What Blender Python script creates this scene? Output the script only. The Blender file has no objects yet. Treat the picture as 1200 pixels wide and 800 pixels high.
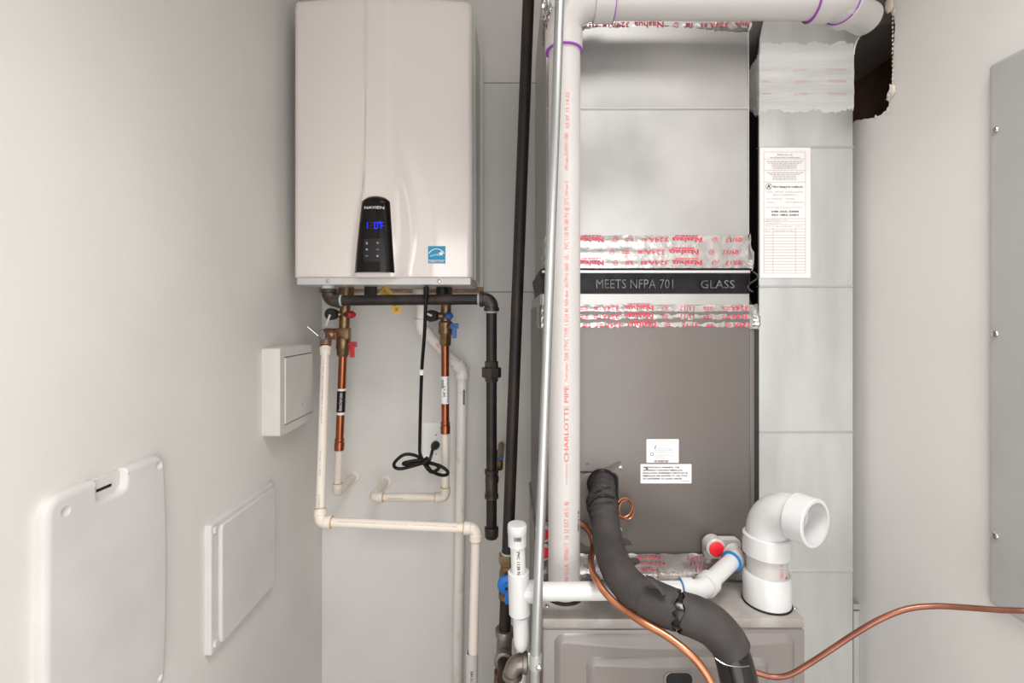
import bpy, bmesh, math, random
from mathutils import Vector, Matrix, Quaternion
random.seed(7)
S = bpy.context.scene
COL = S.collection

# ------------------------------------------------------------------ camera, world, lights, exposure
FPX, CZ, HY = 560.0, 1.41, 370.0          # focal length in pixels (1200 wide), eye height, horizon row
cam_d = bpy.data.cameras.new('camera'); cam = bpy.data.objects.new('camera', cam_d); COL.objects.link(cam)
cam_d.sensor_width = 36.0; cam_d.lens = 36.0 * FPX / 1200.0; cam_d.shift_y = (HY - 400.0) / 1200.0
cam_d.clip_start = 0.02
cam.location = (0, 0, CZ); cam.rotation_euler = (math.pi / 2, 0, 0)
S.camera = cam
w = bpy.data.worlds.new('world'); S.world = w; w.use_nodes = True
w.node_tree.nodes['Background'].inputs[0].default_value = (1.0, 0.995, 0.985, 1)
w.node_tree.nodes['Background'].inputs[1].default_value = 0.42
def area(name, loc, rot, sx, sy, power, col):
    l = bpy.data.lights.new(name, 'AREA'); l.shape = 'RECTANGLE'; l.size = sx; l.size_y = sy
    l.energy = power; l.color = col
    o = bpy.data.objects.new(name, l); COL.objects.link(o); o.location = loc; o.rotation_euler = rot
    return o
area('ceiling_light', (0.32, 0.0, 2.58), (0, 0, 0), 0.6, 0.6, 15.0, (1.0, 0.99, 0.975)).data.spread = math.radians(120)
area('fill_light', (0.15, -0.48, 1.05), (math.radians(90), 0, 0), 1.0, 1.65, 14.5, (1.0, 0.995, 0.99))  # added soft fill close behind the camera, not an actual opening
S.view_settings.view_transform = 'Standard'; S.view_settings.look = 'None'
S.view_settings.exposure = 0.06; S.view_settings.gamma = 1.0; S.view_settings.use_curve_mapping = False

def P(px, py, D):                          # measured image position + distance -> a place in the room
    return Vector(((px - 600.0) * D / FPX, D, CZ + (HY - py) * D / FPX))
XV, YV, ZV = Vector((1, 0, 0)), Vector((0, 1, 0)), Vector((0, 0, 1))

# ------------------------------------------------------------------ materials
def lin(c):
    return tuple(((v / 255) / 12.92 if v / 255 <= .04045 else ((v / 255 + .055) / 1.055) ** 2.4) for v in c) + (1,)
def mat(name, rgb, rough=.5, metal=0., rgb2=None, scale=12., stretch=(1, 1, 1), bump=0., bscale=60., rough2=None, coat=0., emit=0., bias=(.35, .65), spec=.5, detail=4.):
    m = bpy.data.materials.new(name); m.use_nodes = True
    nt = m.node_tree; b = nt.nodes['Principled BSDF']; L = nt.links.new
    b.inputs['Base Color'].default_value = lin(rgb); b.inputs['Roughness'].default_value = rough
    b.inputs['Metallic'].default_value = metal; b.inputs['Coat Weight'].default_value = coat
    b.inputs['Specular IOR Level'].default_value = spec
    b.inputs['Coat Roughness'].default_value = .12
    tc = nt.nodes.new('ShaderNodeTexCoord'); mp = nt.nodes.new('ShaderNodeMapping')
    mp.inputs['Scale'].default_value = stretch; L(tc.outputs['Object'], mp.inputs['Vector'])
    if rgb2 is None: rgb2 = tuple(min(255, v * 1.03 + 1) for v in rgb)
    n = nt.nodes.new('ShaderNodeTexNoise'); n.inputs['Scale'].default_value = scale; n.inputs['Detail'].default_value = detail
    L(mp.outputs[0], n.inputs['Vector'])
    r = nt.nodes.new('ShaderNodeValToRGB')
    r.color_ramp.elements[0].position = bias[0]; r.color_ramp.elements[1].position = bias[1]
    r.color_ramp.elements[0].color = lin(rgb); r.color_ramp.elements[1].color = lin(rgb2)
    L(n.outputs['Fac'], r.inputs['Fac']); L(r.outputs['Color'], b.inputs['Base Color'])
    if rough2 is not None:
        mr = nt.nodes.new('ShaderNodeMapRange'); mr.inputs[3].default_value = rough; mr.inputs[4].default_value = rough2
        mr.inputs[1].default_value = .3; mr.inputs[2].default_value = .7
        L(n.outputs['Fac'], mr.inputs[0]); L(mr.outputs[0], b.inputs['Roughness'])
    if bump:
        n2 = nt.nodes.new('ShaderNodeTexNoise'); n2.inputs['Scale'].default_value = bscale; n2.inputs['Detail'].default_value = 3
        L(mp.outputs[0], n2.inputs['Vector'])
        bp = nt.nodes.new('ShaderNodeBump'); bp.inputs['Strength'].default_value = bump; bp.inputs['Distance'].default_value = .002
        L(n2.outputs['Fac'], bp.inputs['Height']); L(bp.outputs[0], b.inputs['Normal'])
    if emit:
        b.inputs['Emission Color'].default_value = lin(rgb); b.inputs['Emission Strength'].default_value = emit
    return m
M = dict(
    wall=mat('wall_paint', (216, 213, 209), .62, bump=.12, bscale=140, scale=3),
    ceil=mat('ceiling_paint', (225, 222, 218), .8),
    floor=mat('concrete_floor', (150, 146, 140), .7, rgb2=(165, 160, 154), scale=6, bump=.2),
    cavity=mat('wall_cavity', (168, 136, 114), .95, rgb2=(188, 156, 134), scale=9),
    torn=mat('torn_paper', (196, 172, 150), .9, rgb2=(232, 226, 218), scale=60, bump=.5),
    heater=mat('enamel_white', (226, 217, 211), .16, scale=2, coat=1., spec=.8, rgb2=(228, 219, 213)),
    heater_side=mat('heater_side_metal', (206, 202, 198), .4, metal=.25),
    bar=mat('white_bar', (196, 193, 191), .3),
    gloss_black=mat('gloss_black_plastic', (20, 14, 13), .2, rgb2=(24, 17, 16), spec=.25),
    btn_black=mat('button_pad_black', (13, 11, 11), .45),
    black=mat('black_plastic', (22, 20, 20), .5),
    rubber=mat('black_cord_rubber', (12, 11, 11), .5, spec=.3),
    foam=mat('black_foam', (48, 44, 43), .7, rgb2=(60, 55, 53), scale=30, bump=.35, bscale=220),
    wrap=mat('black_plastic_wrap', (20, 18, 18), .24, bump=.6, bscale=38, stretch=(1, 1, .35)),
    flex=mat('black_flex_fabric', (13, 12, 12), .42, bump=.4, bscale=22, rgb2=(20, 18, 18), spec=.3),
    flextext=mat('faded_grey_print', (108, 112, 112), .6, rgb2=(70, 72, 72), scale=60),
    iron=mat('black_iron', (32, 26, 25), .46, metal=.2, rgb2=(44, 36, 34), scale=40, bump=.15),
    rusty=mat('black_iron_rusty', (30, 24, 23), .5, metal=.2, rgb2=(62, 44, 36), scale=24, stretch=(1, 1, .25), bump=.25, bias=(.45, .8)),
    malle=mat('malleable_fitting', (56, 49, 46), .42, metal=.5, rgb2=(76, 68, 64), scale=60, bump=.35, bscale=260),
    galvfit=mat('galvanised_fitting', (128, 120, 113), .36, metal=.8, rgb2=(150, 142, 135), scale=40, bump=.35, bscale=200),
    rustfit=mat('rusted_fitting', (96, 70, 54), .6, metal=.5, rgb2=(140, 90, 62), scale=50, bump=.5),
    dope=mat('thread_sealant', (168, 172, 172), .7),
    galv=mat('galvanised_sheet', (172, 170, 168), .34, metal=.9, rgb2=(186, 184, 182), scale=5, rough2=.46, bump=.05, bscale=9),
    galvd=mat('galvanised_duct', (202, 202, 200), .44, metal=.7, rgb2=(216, 216, 214), scale=6, stretch=(3, 3, .6), rough2=.52, bump=.05, bscale=9),
    galve=mat('galvanised_edge', (206, 206, 205), .32, metal=.8),
    emt=mat('conduit_steel', (178, 180, 181), .34, metal=.9, rgb2=(198, 200, 200), scale=60, stretch=(1, 1, .06)),
    foil=mat('foil_tape', (172, 168, 166), .26, metal=.9, rgb2=(196, 192, 190), scale=40, bump=.5, bscale=70),
    red=mat('red_print', (214, 70, 92), .6),
    redp=mat('red_pipe_print', (226, 116, 112), .6),
    redf=mat('faded_red_print', (226, 188, 180), .7),
    mastic=mat('mastic', (212, 212, 209), .7, rgb2=(226, 225, 221), scale=18, stretch=(.3, 1, 3), bump=.7, bscale=90),
    coil=mat('grey_cabinet_paint', (112, 105, 101), .36, metal=.25, rgb2=(115, 108, 104), scale=3, bump=.03),
    furn=mat('grey_furnace_paint', (128, 121, 117), .32, metal=.1, rgb2=(132, 125, 121), scale=4, bump=.05, bscale=300),
    furntop=mat('dusty_lightened_grey_paint', (150, 143, 138), .42, rgb2=(182, 176, 171), scale=22, bias=(.42, .78), detail=8, bump=.08, bscale=200),  # furnace grey with dust, also lightened in place of light on the top
    dark=mat('dark_recess', (14, 13, 13), .6),
    scorch=mat('scorched_paint', (92, 82, 75), .6, rgb2=(112, 104, 99), scale=60),
    label=mat('label_white', (236, 234, 232), .45),
    paper=mat('sticker_paper', (232, 228, 226), .5),
    ink=mat('ink_dark', (70, 62, 66), .6), inkl=mat('ink_light', (168, 160, 160), .6), inkr=mat('ink_rose', (188, 150, 150), .6),
    pvc=mat('pvc_white', (192, 188, 185), .36, coat=.05, rgb2=(195, 191, 188)),
    pvcd=mat('pvc_white_dirty', (238, 232, 227), .4, rgb2=(214, 204, 194), scale=26, bias=(.55, .8)),
    pvcb=mat('pvc_bright', (204, 203, 202), .26, coat=.1),
    cpvc=mat('cpvc_cream', (226, 216, 204), .35, rgb2=(231, 222, 211)),
    gum=mat('amber_cement', (196, 158, 96), .4),
    purple=mat('purple_primer', (150, 74, 172), .5), bluep=mat('blue_cement', (30, 116, 176), .45),
    copper=mat('copper', (176, 104, 74), .3, metal=.9, rgb2=(150, 84, 60), scale=30, stretch=(1, 1, .3)),
    copl=mat('copper_line', (206, 140, 106), .32, metal=.85, rgb2=(178, 112, 82), scale=25),
    brown=mat('brown_copper_line', (146, 96, 78), .34, metal=.75, rgb2=(126, 80, 66), scale=30),
    brass=mat('brass_dark', (146, 120, 88), .36, metal=.75, rgb2=(112, 90, 64), scale=50, bump=.15),
    bronze=mat('bronze_relief', (158, 118, 90), .4, metal=.6, rgb2=(134, 98, 74), scale=50, bump=.2),
    chrome=mat('steel', (190, 190, 188), .25, metal=.95),
    redpl=mat('red_plastic', (176, 28, 44), .4), redcap=mat('red_cap', (236, 36, 52), .4),
    blue=mat('blue_plastic', (52, 92, 158), .4), bluev=mat('blue_handle', (18, 104, 186), .35),
    yellow=mat('yellow_tag', (214, 172, 82), .6), white=mat('white_plastic', (232, 229, 226), .35),
    access=mat('white_panel_plastic', (207, 203, 200), .4), boxw=mat('white_painted_box', (208, 203, 198), .45),
    ply=mat('plywood', (176, 150, 124), .75, rgb2=(134, 108, 84), scale=30, stretch=(1, 1, 8)),
    es=mat('energy_blue', (20, 138, 178), .45), led=mat('blue_led', (24, 36, 235), .4, emit=1.3), leddim=mat('led_off', (30, 28, 60), .4),
    panel=mat('grey_panel_enamel', (176, 175, 173), .36, metal=.15),
    outlet=mat('outlet_plate', (246, 244, 242), .35),
    translucent=mat('clear_plastic', (206, 202, 198), .25),
)

# ------------------------------------------------------------------ mesh builder
class MB:
    def __init__(s): s.v = []; s.f = []
    def add(s, v, f):
        o = len(s.v); s.v += [tuple(p) for p in v]; s.f += [tuple(i + o for i in q) for q in f]; return s
    def box(s, a, b, bev=0., seg=2):
        a, b = Vector(a), Vector(b)
        bm = bmesh.new(); bmesh.ops.create_cube(bm, size=1)
        lo = Vector(map(min, a, b)); hi = Vector(map(max, a, b))
        for v in bm.verts: v.co = Vector(lo[i] + (v.co[i] + .5) * (hi[i] - lo[i]) for i in range(3))
        if bev: bmesh.ops.bevel(bm, geom=list(bm.edges), offset=bev, segments=seg, affect='EDGES', profile=.6)
        bm.verts.index_update()
        s.add([v.co.copy() for v in bm.verts], [[v.index for v in f.verts] for f in bm.faces]); bm.free(); return s
    def sweep(s, rings, n=20, cap=True):
        """rings: (centre, tangent, radius)"""
        v = []; f = []
        t0 = rings[0][1].normalized()
        u = t0.orthogonal().normalized(); pt = t0
        for (c, t, r) in rings:
            t = t.normalized(); q = pt.rotation_difference(t); u = (q @ u); u = (u - t * u.dot(t)).normalized(); pt = t
            w_ = t.cross(u)
            for k in range(n):
                a = 2 * math.pi * k / n; v.append(c + (u * math.cos(a) + w_ * math.sin(a)) * r)
        for i in range(len(rings) - 1):
            for k in range(n):
                a, b = i * n + k, i * n + (k + 1) % n
                f.append((a, b, b + n, a + n))
        if cap:
            f.append(tuple(reversed(range(n)))); m = (len(rings) - 1) * n; f.append(tuple(range(m, m + n)))
        return s.add(v, f)
    def cyl(s, a, b, r, r2=None, n=20, ch=0.):
        a, b = Vector(a), Vector(b); t = (b - a).normalized(); r2 = r if r2 is None else r2
        R = [(a, t, r - ch)] if ch else []
        R += [(a + t * ch, t, r), (b - t * ch, t, r2)]
        if ch: R.append((b, t, r2 - ch))
        return s.sweep(R, n)
    def lathe(s, a, d, prof, n=24, cap=True):
        d = Vector(d).normalized(); return s.sweep([(Vector(a) + d * h, d, r) for h, r in prof], n, cap)
    def prism(s, pts, vec):
        n = len(pts); vec = Vector(vec)
        return s.add([Vector(p) for p in pts] + [Vector(p) + vec for p in pts],
                     [tuple(reversed(range(n))), tuple(range(n, 2 * n))] + [(k, (k + 1) % n, (k + 1) % n + n, k + n) for k in range(n)])
    def slab(s, o, u, v, nrm, w, h, t, rad=0., bev=0., seg=5):
        """rounded rectangle, corner o, sides u*w, v*h, thickness t along nrm, bevelled front edge"""
        o, u, v, nrm = map(Vector, (o, u, v, nrm)); 
        def outline(ins):
            pts = []; r = max(rad - ins, 0)
            for (cx, cy, a0) in ((w - rad, rad, -90), (w - rad, h - rad, 0), (rad, h - rad, 90), (rad, rad, 180)):
                for k in range(seg + 1 if rad else 1):
                    a = math.radians(a0 + 90 * k / seg) if rad else math.radians(a0 + 45)
                    if rad: pts.append((cx + r * math.cos(a), cy + r * math.sin(a)))
                    else: pts.append((cx + (-ins if cx > w / 2 else ins), cy + (-ins if cy > h / 2 else ins)))
            return pts
        lay = [(0, 0), (t - bev, 0)] + ([(t - bev * .3, bev * .3), (t, bev), (t, bev + min(.002, min(w, h) * .1))] if bev else [])
        if not bev: lay = [(0, 0), (t, 0)]
        vs = []; fs = []
        for (hh, ins) in lay:
            for (a, b) in outline(ins): vs.append(o + u * a + v * b + nrm * hh)
        n = len(vs) // len(lay)
        for i in range(len(lay) - 1):
            for k in range(n): fs.append((i * n + k, i * n + (k + 1) % n, (i + 1) * n + (k + 1) % n, (i + 1) * n + k))
        fs.append(tuple(reversed(range(n)))); m = (len(lay) - 1) * n; fs.append(tuple(range(m, m + n)))
        return s.add(vs, fs)
    def build(s, name, m, parent=None, ang=35, flat=False):
        me = bpy.data.meshes.new(name); me.from_pydata(s.v, [], s.f); me.validate(); me.update()
        bm = bmesh.new(); bm.from_mesh(me); bmesh.ops.recalc_face_normals(bm, faces=bm.faces); bm.to_mesh(me); bm.free()
        if not flat:
            me.shade_smooth(); me.set_sharp_from_angle(angle=math.radians(ang))
        if name in ('printed_text', 'barcode', 'printed_rules', 'label_print', 'brand_lettering'): s_kind = True
        else: s_kind = False
        me.materials.append(m if not isinstance(m, str) else M[m])
        o = bpy.data.objects.new(name, me); COL.objects.link(o)
        if s_kind: o['kind'] = 'stuff'
        if parent is not None:
            o.parent = parent
            if parent.type == 'EMPTY': o.matrix_parent_inverse = Matrix.Translation(-parent.location)
        return o
def tag(o, label, cat, group=None):
    o['label'] = label; o['category'] = cat
    if group: o['group'] = group
    return o
def thing(name, label, cat, loc, group=None):
    o = bpy.data.objects.new(name, None); COL.objects.link(o); o.location = loc; o.empty_display_size = .05
    return tag(o, label, cat, group)
def struct(o): o['kind'] = 'structure'; return o

def elbow_rings(c, d1, d2, R, r, hub, rh, steps=8, ch=.0012, hub2=None):
    d1, d2 = d1.normalized(), d2.normalized(); th = d1.angle(d2); t = R * math.tan(th / 2)
    hub2 = hub if hub2 is None else hub2
    s = c - d1 * t; ax = d1.cross(d2).normalized(); nrm = ax.cross(d1)
    ctr = s + nrm * R; out = []
    if hub: out += [(s - d1 * hub, d1, rh - ch), (s - d1 * (hub - ch), d1, rh), (s - d1 * ch, d1, rh), (s, d1, r)]
    for k in range(steps + 1):
        q = Quaternion(ax, th * k / steps); out.append((ctr + q @ (s - ctr), q @ d1, r))
    e = out[-1][0]
    if hub2: out += [(e + d2 * ch, d2, rh), (e + d2 * (hub2 - ch), d2, rh), (e + d2 * hub2, d2, rh - ch)]
    return out, t
def run(root, pts, r, pm, fm, R, rh, hub, pname='pipe', ename='elbow', rb=None, ring=None, n=20, skip_last=0):
    """pipes between the points, an elbow fitting at each inner point"""
    rb = r * 1.16 if rb is None else rb; res = []
    tt = [0.] * len(pts)
    for i in range(1, len(pts) - 1):
        d1, d2 = (pts[i] - pts[i - 1]).normalized(), (pts[i + 1] - pts[i]).normalized()
        rg, t = elbow_rings(pts[i], d1, d2, R, rb, hub, rh); tt[i] = t
        e = MB().sweep(rg, n).build(ename, fm, root); res.append(e)
        if ring:
            for (pp, dd) in ((pts[i] - d1 * (t + hub), d1), (pts[i] + d2 * (t + hub), d2)):
                MB().lathe(pp - dd * .0018, dd, [(0, r + .0006), (.0008, rh - .0008), (.0028, rh - .0008), (.0036, r + .0006)], n).build('cement_ring', ring, e)
    for i in range(len(pts) - 1):
        d = (pts[i + 1] - pts[i]).normalized()
        a = pts[i] + d * (tt[i] + (hub * .3 if tt[i] else 0)); b = pts[i + 1] - d * (tt[i + 1] + (hub * .3 if tt[i + 1] else 0))
        res.append(MB().cyl(a, b, r, n=n).build(pname, pm, root))
    return res
def catmull(pts, rad, sub=8):
    out = []; n = len(pts)
    if not isinstance(rad, (list, tuple)): rad = [rad] * n
    for i in range(n - 1):
        p0 = pts[max(i - 1, 0)]; p1, p2 = pts[i], pts[i + 1]; p3 = pts[min(i + 2, n - 1)]
        for k in range(sub + (i == n - 2)):
            t = k / sub
            p = .5 * ((2 * p1) + (p2 - p0) * t + (2 * p0 - 5 * p1 + 4 * p2 - p3) * t * t + (3 * p1 - p0 - 3 * p2 + p3) * t ** 3)
            out.append((p, rad[i] + (rad[i + 1] - rad[i]) * t))
    R = []
    for i, (p, r) in enumerate(out):
        tg = out[min(i + 1, len(out) - 1)][0] - out[max(i - 1, 0)][0]; R.append((p, tg, r))
    return R
def glyphs(body, cache={}):
    if body not in cache:
        cu = bpy.data.curves.new('t', 'FONT'); cu.body = body; cu.size = 1; cu.resolution_u = 2
        ob = bpy.data.objects.new('t', cu); COL.objects.link(ob)
        bpy.context.view_layer.update()
        me = ob.to_mesh(); v = [(p.co.x, p.co.y) for p in me.vertices]; f = [tuple(q.vertices) for q in me.polygons]
        ob.to_mesh_clear(); bpy.data.objects.remove(ob); bpy.data.curves.remove(cu); cache[body] = (v, f)
    return cache[body]
def text(mb, body, o, u, v, n, h, width=None, align=.5, bold=0., cyl=None, eps=.0004):
    """write body centred/aligned at o; cap height h; cyl=(radius) wraps the height direction v round an axis along u"""
    gv, gf = glyphs(body)
    if not gv: return mb
    x0, x1 = min(p[0] for p in gv), max(p[0] for p in gv)
    sy = h / .70; sx = sy if width is None else width / (x1 - x0)
    o, u, v, n = map(Vector, (o, u, v, n)); out = []
    for dx in ((0,) if not bold else (-bold, bold)):
        out = []; eps += .0001 if dx > 0 else 0
        for (x, y) in gv:
            a = (x - x0 - (x1 - x0) * align) * sx + dx; b = (y - .35) * sy
            if cyl: out.append(o - n * cyl + u * a + (n * math.cos(b / cyl) + v * math.sin(b / cyl)) * (cyl + eps))
            else: out.append(o + u * a + v * b + n * eps)
        mb.add(out, gf)
    return mb
def quad(mb, o, u, v, n, a0, a1, b0, b1, eps=.0004):
    o, u, v, n = map(Vector, (o, u, v, n))
    return mb.add([o + u * a + v * b + n * eps for a, b in ((a0, b0), (a1, b0), (a1, b1), (a0, b1))], [(0, 1, 2, 3)])
def scribble(mb, o, u, v, n, w, h, rnd, gap=.18):
    """a line of print too small to read: word-length dashes"""
    x = -w / 2
    while x < w / 2 - h:
        L = min(rnd.uniform(1.5, 5) * h, w / 2 - x)
        quad(mb, o, u, v, n, x, x + L, -h / 2, h / 2); x += L + h * .9
    return mb
def screw(parent, c, n, r=.0055, m='chrome'):
    o = MB().lathe(Vector(c) - Vector(n) * .001, n, [(0, r), (.0015, r), (.0028, r * .8), (.0034, r * .3)], 12).build('screw', m, parent)
    return o

# ================================================================== THE SETTING
XL, XR, YB, ZC, YF = -.587, .75, 1.475, 2.60, -1.3
struct(MB().box((XL - .1, YF, -.1), (XR + .3, YB + .1, 0)).build('floor', 'floor'))
struct(MB().box((XL - .1, YF, ZC), (XR + .3, YB + .1, ZC + .08)).build('ceiling', 'ceil'))
struct(MB().box((XL - .1, YF, 0), (XL, YB + .1, ZC)).build('wall_left', 'wall'))
wb = struct(MB().box((XL, YB + .012, 0), (XR, YB + .1, ZC)).build('wall_back', 'wall'))
zs = [0, P(0, 342, YB).z, P(0, 97, YB).z, ZC]
for i in range(3):
    MB().box((XL, YB, zs[i] + (.0012 if i else 0)), (XR, YB + .012, zs[i + 1] - .0012), .0008, 1).build('drywall_sheet', 'wall', wb)
# right wall with the broken hole
def WR(px, py):
    D = XR * FPX / (px - 600.); return (D, CZ + (HY - py) * D / FPX)
rnd = random.Random(3)
hole = [WR(1003, 141), WR(1012, 140), WR(1021, 138), WR(1030, 136), WR(1036, 131), WR(1041, 127), WR(1043, 118), WR(1045, 100), WR(1046, 85), WR(1047.5, 65), WR(1048, 45), WR(1049, 25), WR(1047, 12), WR(1042, 3)]
D0, z0 = hole[-1]
hole += [(D0 + .004, z0 + .05), (D0 + .0, z0 + .16), (D0 + .03, z0 + .26), (1.2, z0 + .27), (1.43, z0 + .26), (1.44, 2.1), (1.44, 1.84), (1.2, 1.825)]
hh = []
for i in range(len(hole)):
    a, b = Vector(hole[i]), Vector(hole[(i + 1) % len(hole)]); k = max(1, int((b - a).length / .006))
    for j in range(k):
        p = a.lerp(b, j / k); hh.append((p.x + rnd.uniform(-.0015, .0015), p.y + rnd.uniform(-.0015, .0015)))
bm = bmesh.new()
outer = [bm.verts.new((XR, y, z)) for y, z in ((YF, 0), (YB + .1, 0), (YB + .1, ZC), (YF, ZC))]
inner = [bm.verts.new((XR, y, z)) for y, z in hh]
ed = [bm.edges.new((outer[i], outer[(i + 1) % 4])) for i in range(4)] + [bm.edges.new((inner[i], inner[(i + 1) % len(inner)])) for i in range(len(inner))]
bmesh.ops.triangle_fill(bm, edges=ed, use_beauty=True)
ex = bmesh.ops.extrude_face_region(bm, geom=list(bm.faces))
for e in ex['geom']:
    if isinstance(e, bmesh.types.BMVert): e.co.x += .0127
bm.verts.index_update(); bm.normal_update()
m_ = MB(); m_.add([v.co.copy() for v in bm.verts], [[v.index for v in f.verts] for f in bm.faces]); bm.free()
wr = struct(m_.build('wall_right', 'wall', flat=True))
cv = MB(); x0, x1, y0, y1, q0, q1 = XR + .0127, XR + .27, .86, 1.50, 1.72, 2.42
C = [(x, y, z) for x in (x0, x1) for y in (y0, y1) for z in (q0, q1)]
cv.add(C, [(4, 5, 7, 6), (0, 1, 5, 4), (2, 3, 7, 6), (0, 2, 6, 4), (1, 3, 7, 5)]).build('wall_cavity', 'cavity', wr, flat=True)
def torn(px, py, s, seed):
    r = random.Random(seed); D, z = WR(px, py); c = Vector((XR - .002, D, z)); bm = bmesh.new()
    bmesh.ops.create_icosphere(bm, subdivisions=2, radius=1)
    vs = [c + Vector((v.co.x * .25, v.co.y * .7, v.co.z)) * s * r.uniform(.55, 1.2) for v in bm.verts]; bm.verts.index_update()
    m = MB().add(vs, [[v.index for v in f.verts] for f in bm.faces]); bm.free(); return m.build('torn_paper_flap', 'torn', wr, flat=True)
torn(1046, 106, .014, 1); torn(1043, 113, .010, 2); torn(1044, 6, .016, 3); torn(1048, 14, .008, 4); torn(1042, 129, .006, 5); torn(1027, 137, .004, 6)
for i in range(16):
    torn(1047.5 - .2 * (i % 3), 22 + i * 5, .0032, 20 + i)

# ================================================================== HEATER BOARD AND HEATER
bx0, bx1 = P(349, 0, 1.45).x, P(566, 0, 1.45).x
bb = thing('backing_board', 'plywood backing board fixed to the wall behind the water heater', 'board', ((bx0 + bx1) / 2, 1.462, P(0, 341, 1.45).z))
MB().box((bx0, 1.452, P(0, 343, 1.45).z), (bx1, YB, P(0, 65, 1.45).z), .001, 1).build('board_face', 'ply', bb)
MB().box((bx0 + .002, 1.4505, P(0, 336, 1.45).z), (bx1 + .001, YB - .004, P(0, 64.5, 1.45).z)).build('painted_skin', 'wall', bb)

hx0, hx1 = P(345.5, 0, 1.222).x, P(553.5, 0, 1.19).x; hz0, hz1 = P(0, 325.5, 1.19).z, P(0, -7, 1.19).z
HT = thing('water_heater', 'white wall-hung tankless water heater with black control panel', 'water heater', ((hx0 + hx1) / 2, 1.3, hz0))
def sst(a, b, x):
    t = min(1, max(0, (x - a) / (b - a))); return t * t * (3 - 2 * t)
hc = P(441, 0, 1.19).x
def hfront(x, z):
    f = (hz1 - z) / (hz1 - hz0)                       # 0 top .. 1 bottom
    y = 1.196 + .014 * abs((x - (hx0 + hx1) / 2) / .22) ** 2.5
    hw = .024 + .016 * sst(.55, 1., f)
    rw = .008 + .055 * sst(.35, .75, f) * (1 - .35 * sst(.85, 1., f))
    rl = .008 + .02 * sst(.6, .95, f)
    l = sst(hc - hw - rl, hc - hw, x); r = 1 - sst(hc + hw, hc + hw + rw, x)
    amp = .004 + .015 * sst(.3, .8, f)
    y -= amp * min(l, r)
    # wide scoop beside the panel
    y += .007 * sst(.4, .8, f) * math.exp(-((x - (hc + hw + rw)) / .03) ** 2)
    return y
nz = 44; nxh = 70; v = []; f = []
rc = .018
def hring(z, ins):
    pts = [(hx0 + ins, 1.449), (hx0 + ins, 1.40), (hx0 + ins, 1.30), (hx0 + ins, hfront(hx0 + rc, z) + rc + ins)]
    for k in range(1, 6):
        a = math.pi / 2 * k / 6; pts.append((hx0 + ins + rc * (1 - math.cos(a)), hfront(hx0 + rc, z) + ins + rc * (1 - math.sin(a))))
    for k in range(nxh + 1):
        x = hx0 + rc + (hx1 - hx0 - 2 * rc) * k / nxh; pts.append((x, hfront(x, z) + ins))
    for k in range(5, 0, -1):
        a = math.pi / 2 * k / 6; pts.append((hx1 - ins - rc * (1 - math.cos(a)), hfront(hx1 - rc, z) + ins + rc * (1 - math.sin(a))))
    pts += [(hx1 - ins, hfront(hx1 - rc, z) + rc + ins), (hx1 - ins, 1.30), (hx1 - ins, 1.40), (hx1 - ins, 1.449)]
    return [(x, y, z) for x, y in pts]
lev = [(hz0, .004), (hz0 + .0015, .0015), (hz0 + .004, 0)] + [(hz0 + .004 + (hz1 - hz0 - .016) * k / nz, 0) for k in range(1, nz + 1)] + [(hz1 - .006, .002), (hz1 - .002, .006), (hz1, .012)]
for z, ins in lev: v += hring(z, ins)
n = len(v) // len(lev)
for i in range(len(lev) - 1):
    for k in range(n): f.append((i * n + k, i * n + (k + 1) % n, (i + 1) * n + (k + 1) % n, (i + 1) * n + k))
f.append(tuple(reversed(range(n)))); f.append(tuple(range((len(lev) - 1) * n, len(lev) * n)))
MB().add(v, f).build('casing', 'heater', HT, 30)
MB().box((hx1 - .002, 1.285, hz0 + .002), (hx1 + .0015, 1.449, hz1 - .015), .0008, 1).build('side_panel', 'heater_side', HT)
bz0 = P(0, 333.5, 1.19).z
br = MB().box((P(347.5, 0, 1.19).x, 1.1915, bz0), (P(551.5, 0, 1.19).x, 1.30, hz0 + .0005), .003).build('bottom_rail', 'bar', HT)
for px in (384, 514.5): screw(br, P(px, 329.2, 1.1915), -YV, .0048)
MB().box((hx0 + .012, 1.30, bz0 + .004), (hx1 - .008, 1.449, hz0 + .001)).build('bottom_plate', 'heater_side', HT)
# top vent collars
for dx in (-.09, .07):
    MB().lathe(((hx0 + hx1) / 2 + dx, 1.33, hz1 - .002), ZV, [(0, .038), (.03, .038), (.032, .031), (.2, .031)]).build('vent_collar', 'black', HT)
# control panel
v = []; f = []; rows = 22; colsn = 16
for i in range(rows + 1):
    t = i / rows; z = P(0, 319.5, 1.18).z + (P(0, 230.8, 1.18).z - P(0, 319.5, 1.18).z) * t
    xl = P(415 + 9.5 * t, 0, 1.18).x; xr = P(462.5 - 5.5 * t, 0, 1.18).x
    e = 0
    if t > .93:                                       # rounded top
        q = (t - .93) / .07; e = q
    for k in range(colsn + 1):
        s_ = k / colsn; x = xl + (xr - xl) * s_
        b = 1 - abs(2 * s_ - 1) ** 3.2
        if e: x = (xl + xr) / 2 + (x - (xl + xr) / 2) * (1 - .28 * e ** 3)
        y = hfront(x, z) + .002 - (.004 + .014 * b) * (1 - .55 * e * e)
        v.append((x, y, z - .0035 * (abs(2 * s_ - 1) ** 2) * (1 if t > .5 else 0) * min(1, (t - .5) * 2)))
for i in range(rows):
    for k in range(colsn):
        a = i * (colsn + 1) + k; f.append((a, a + 1, a + colsn + 2, a + colsn + 1))
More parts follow.
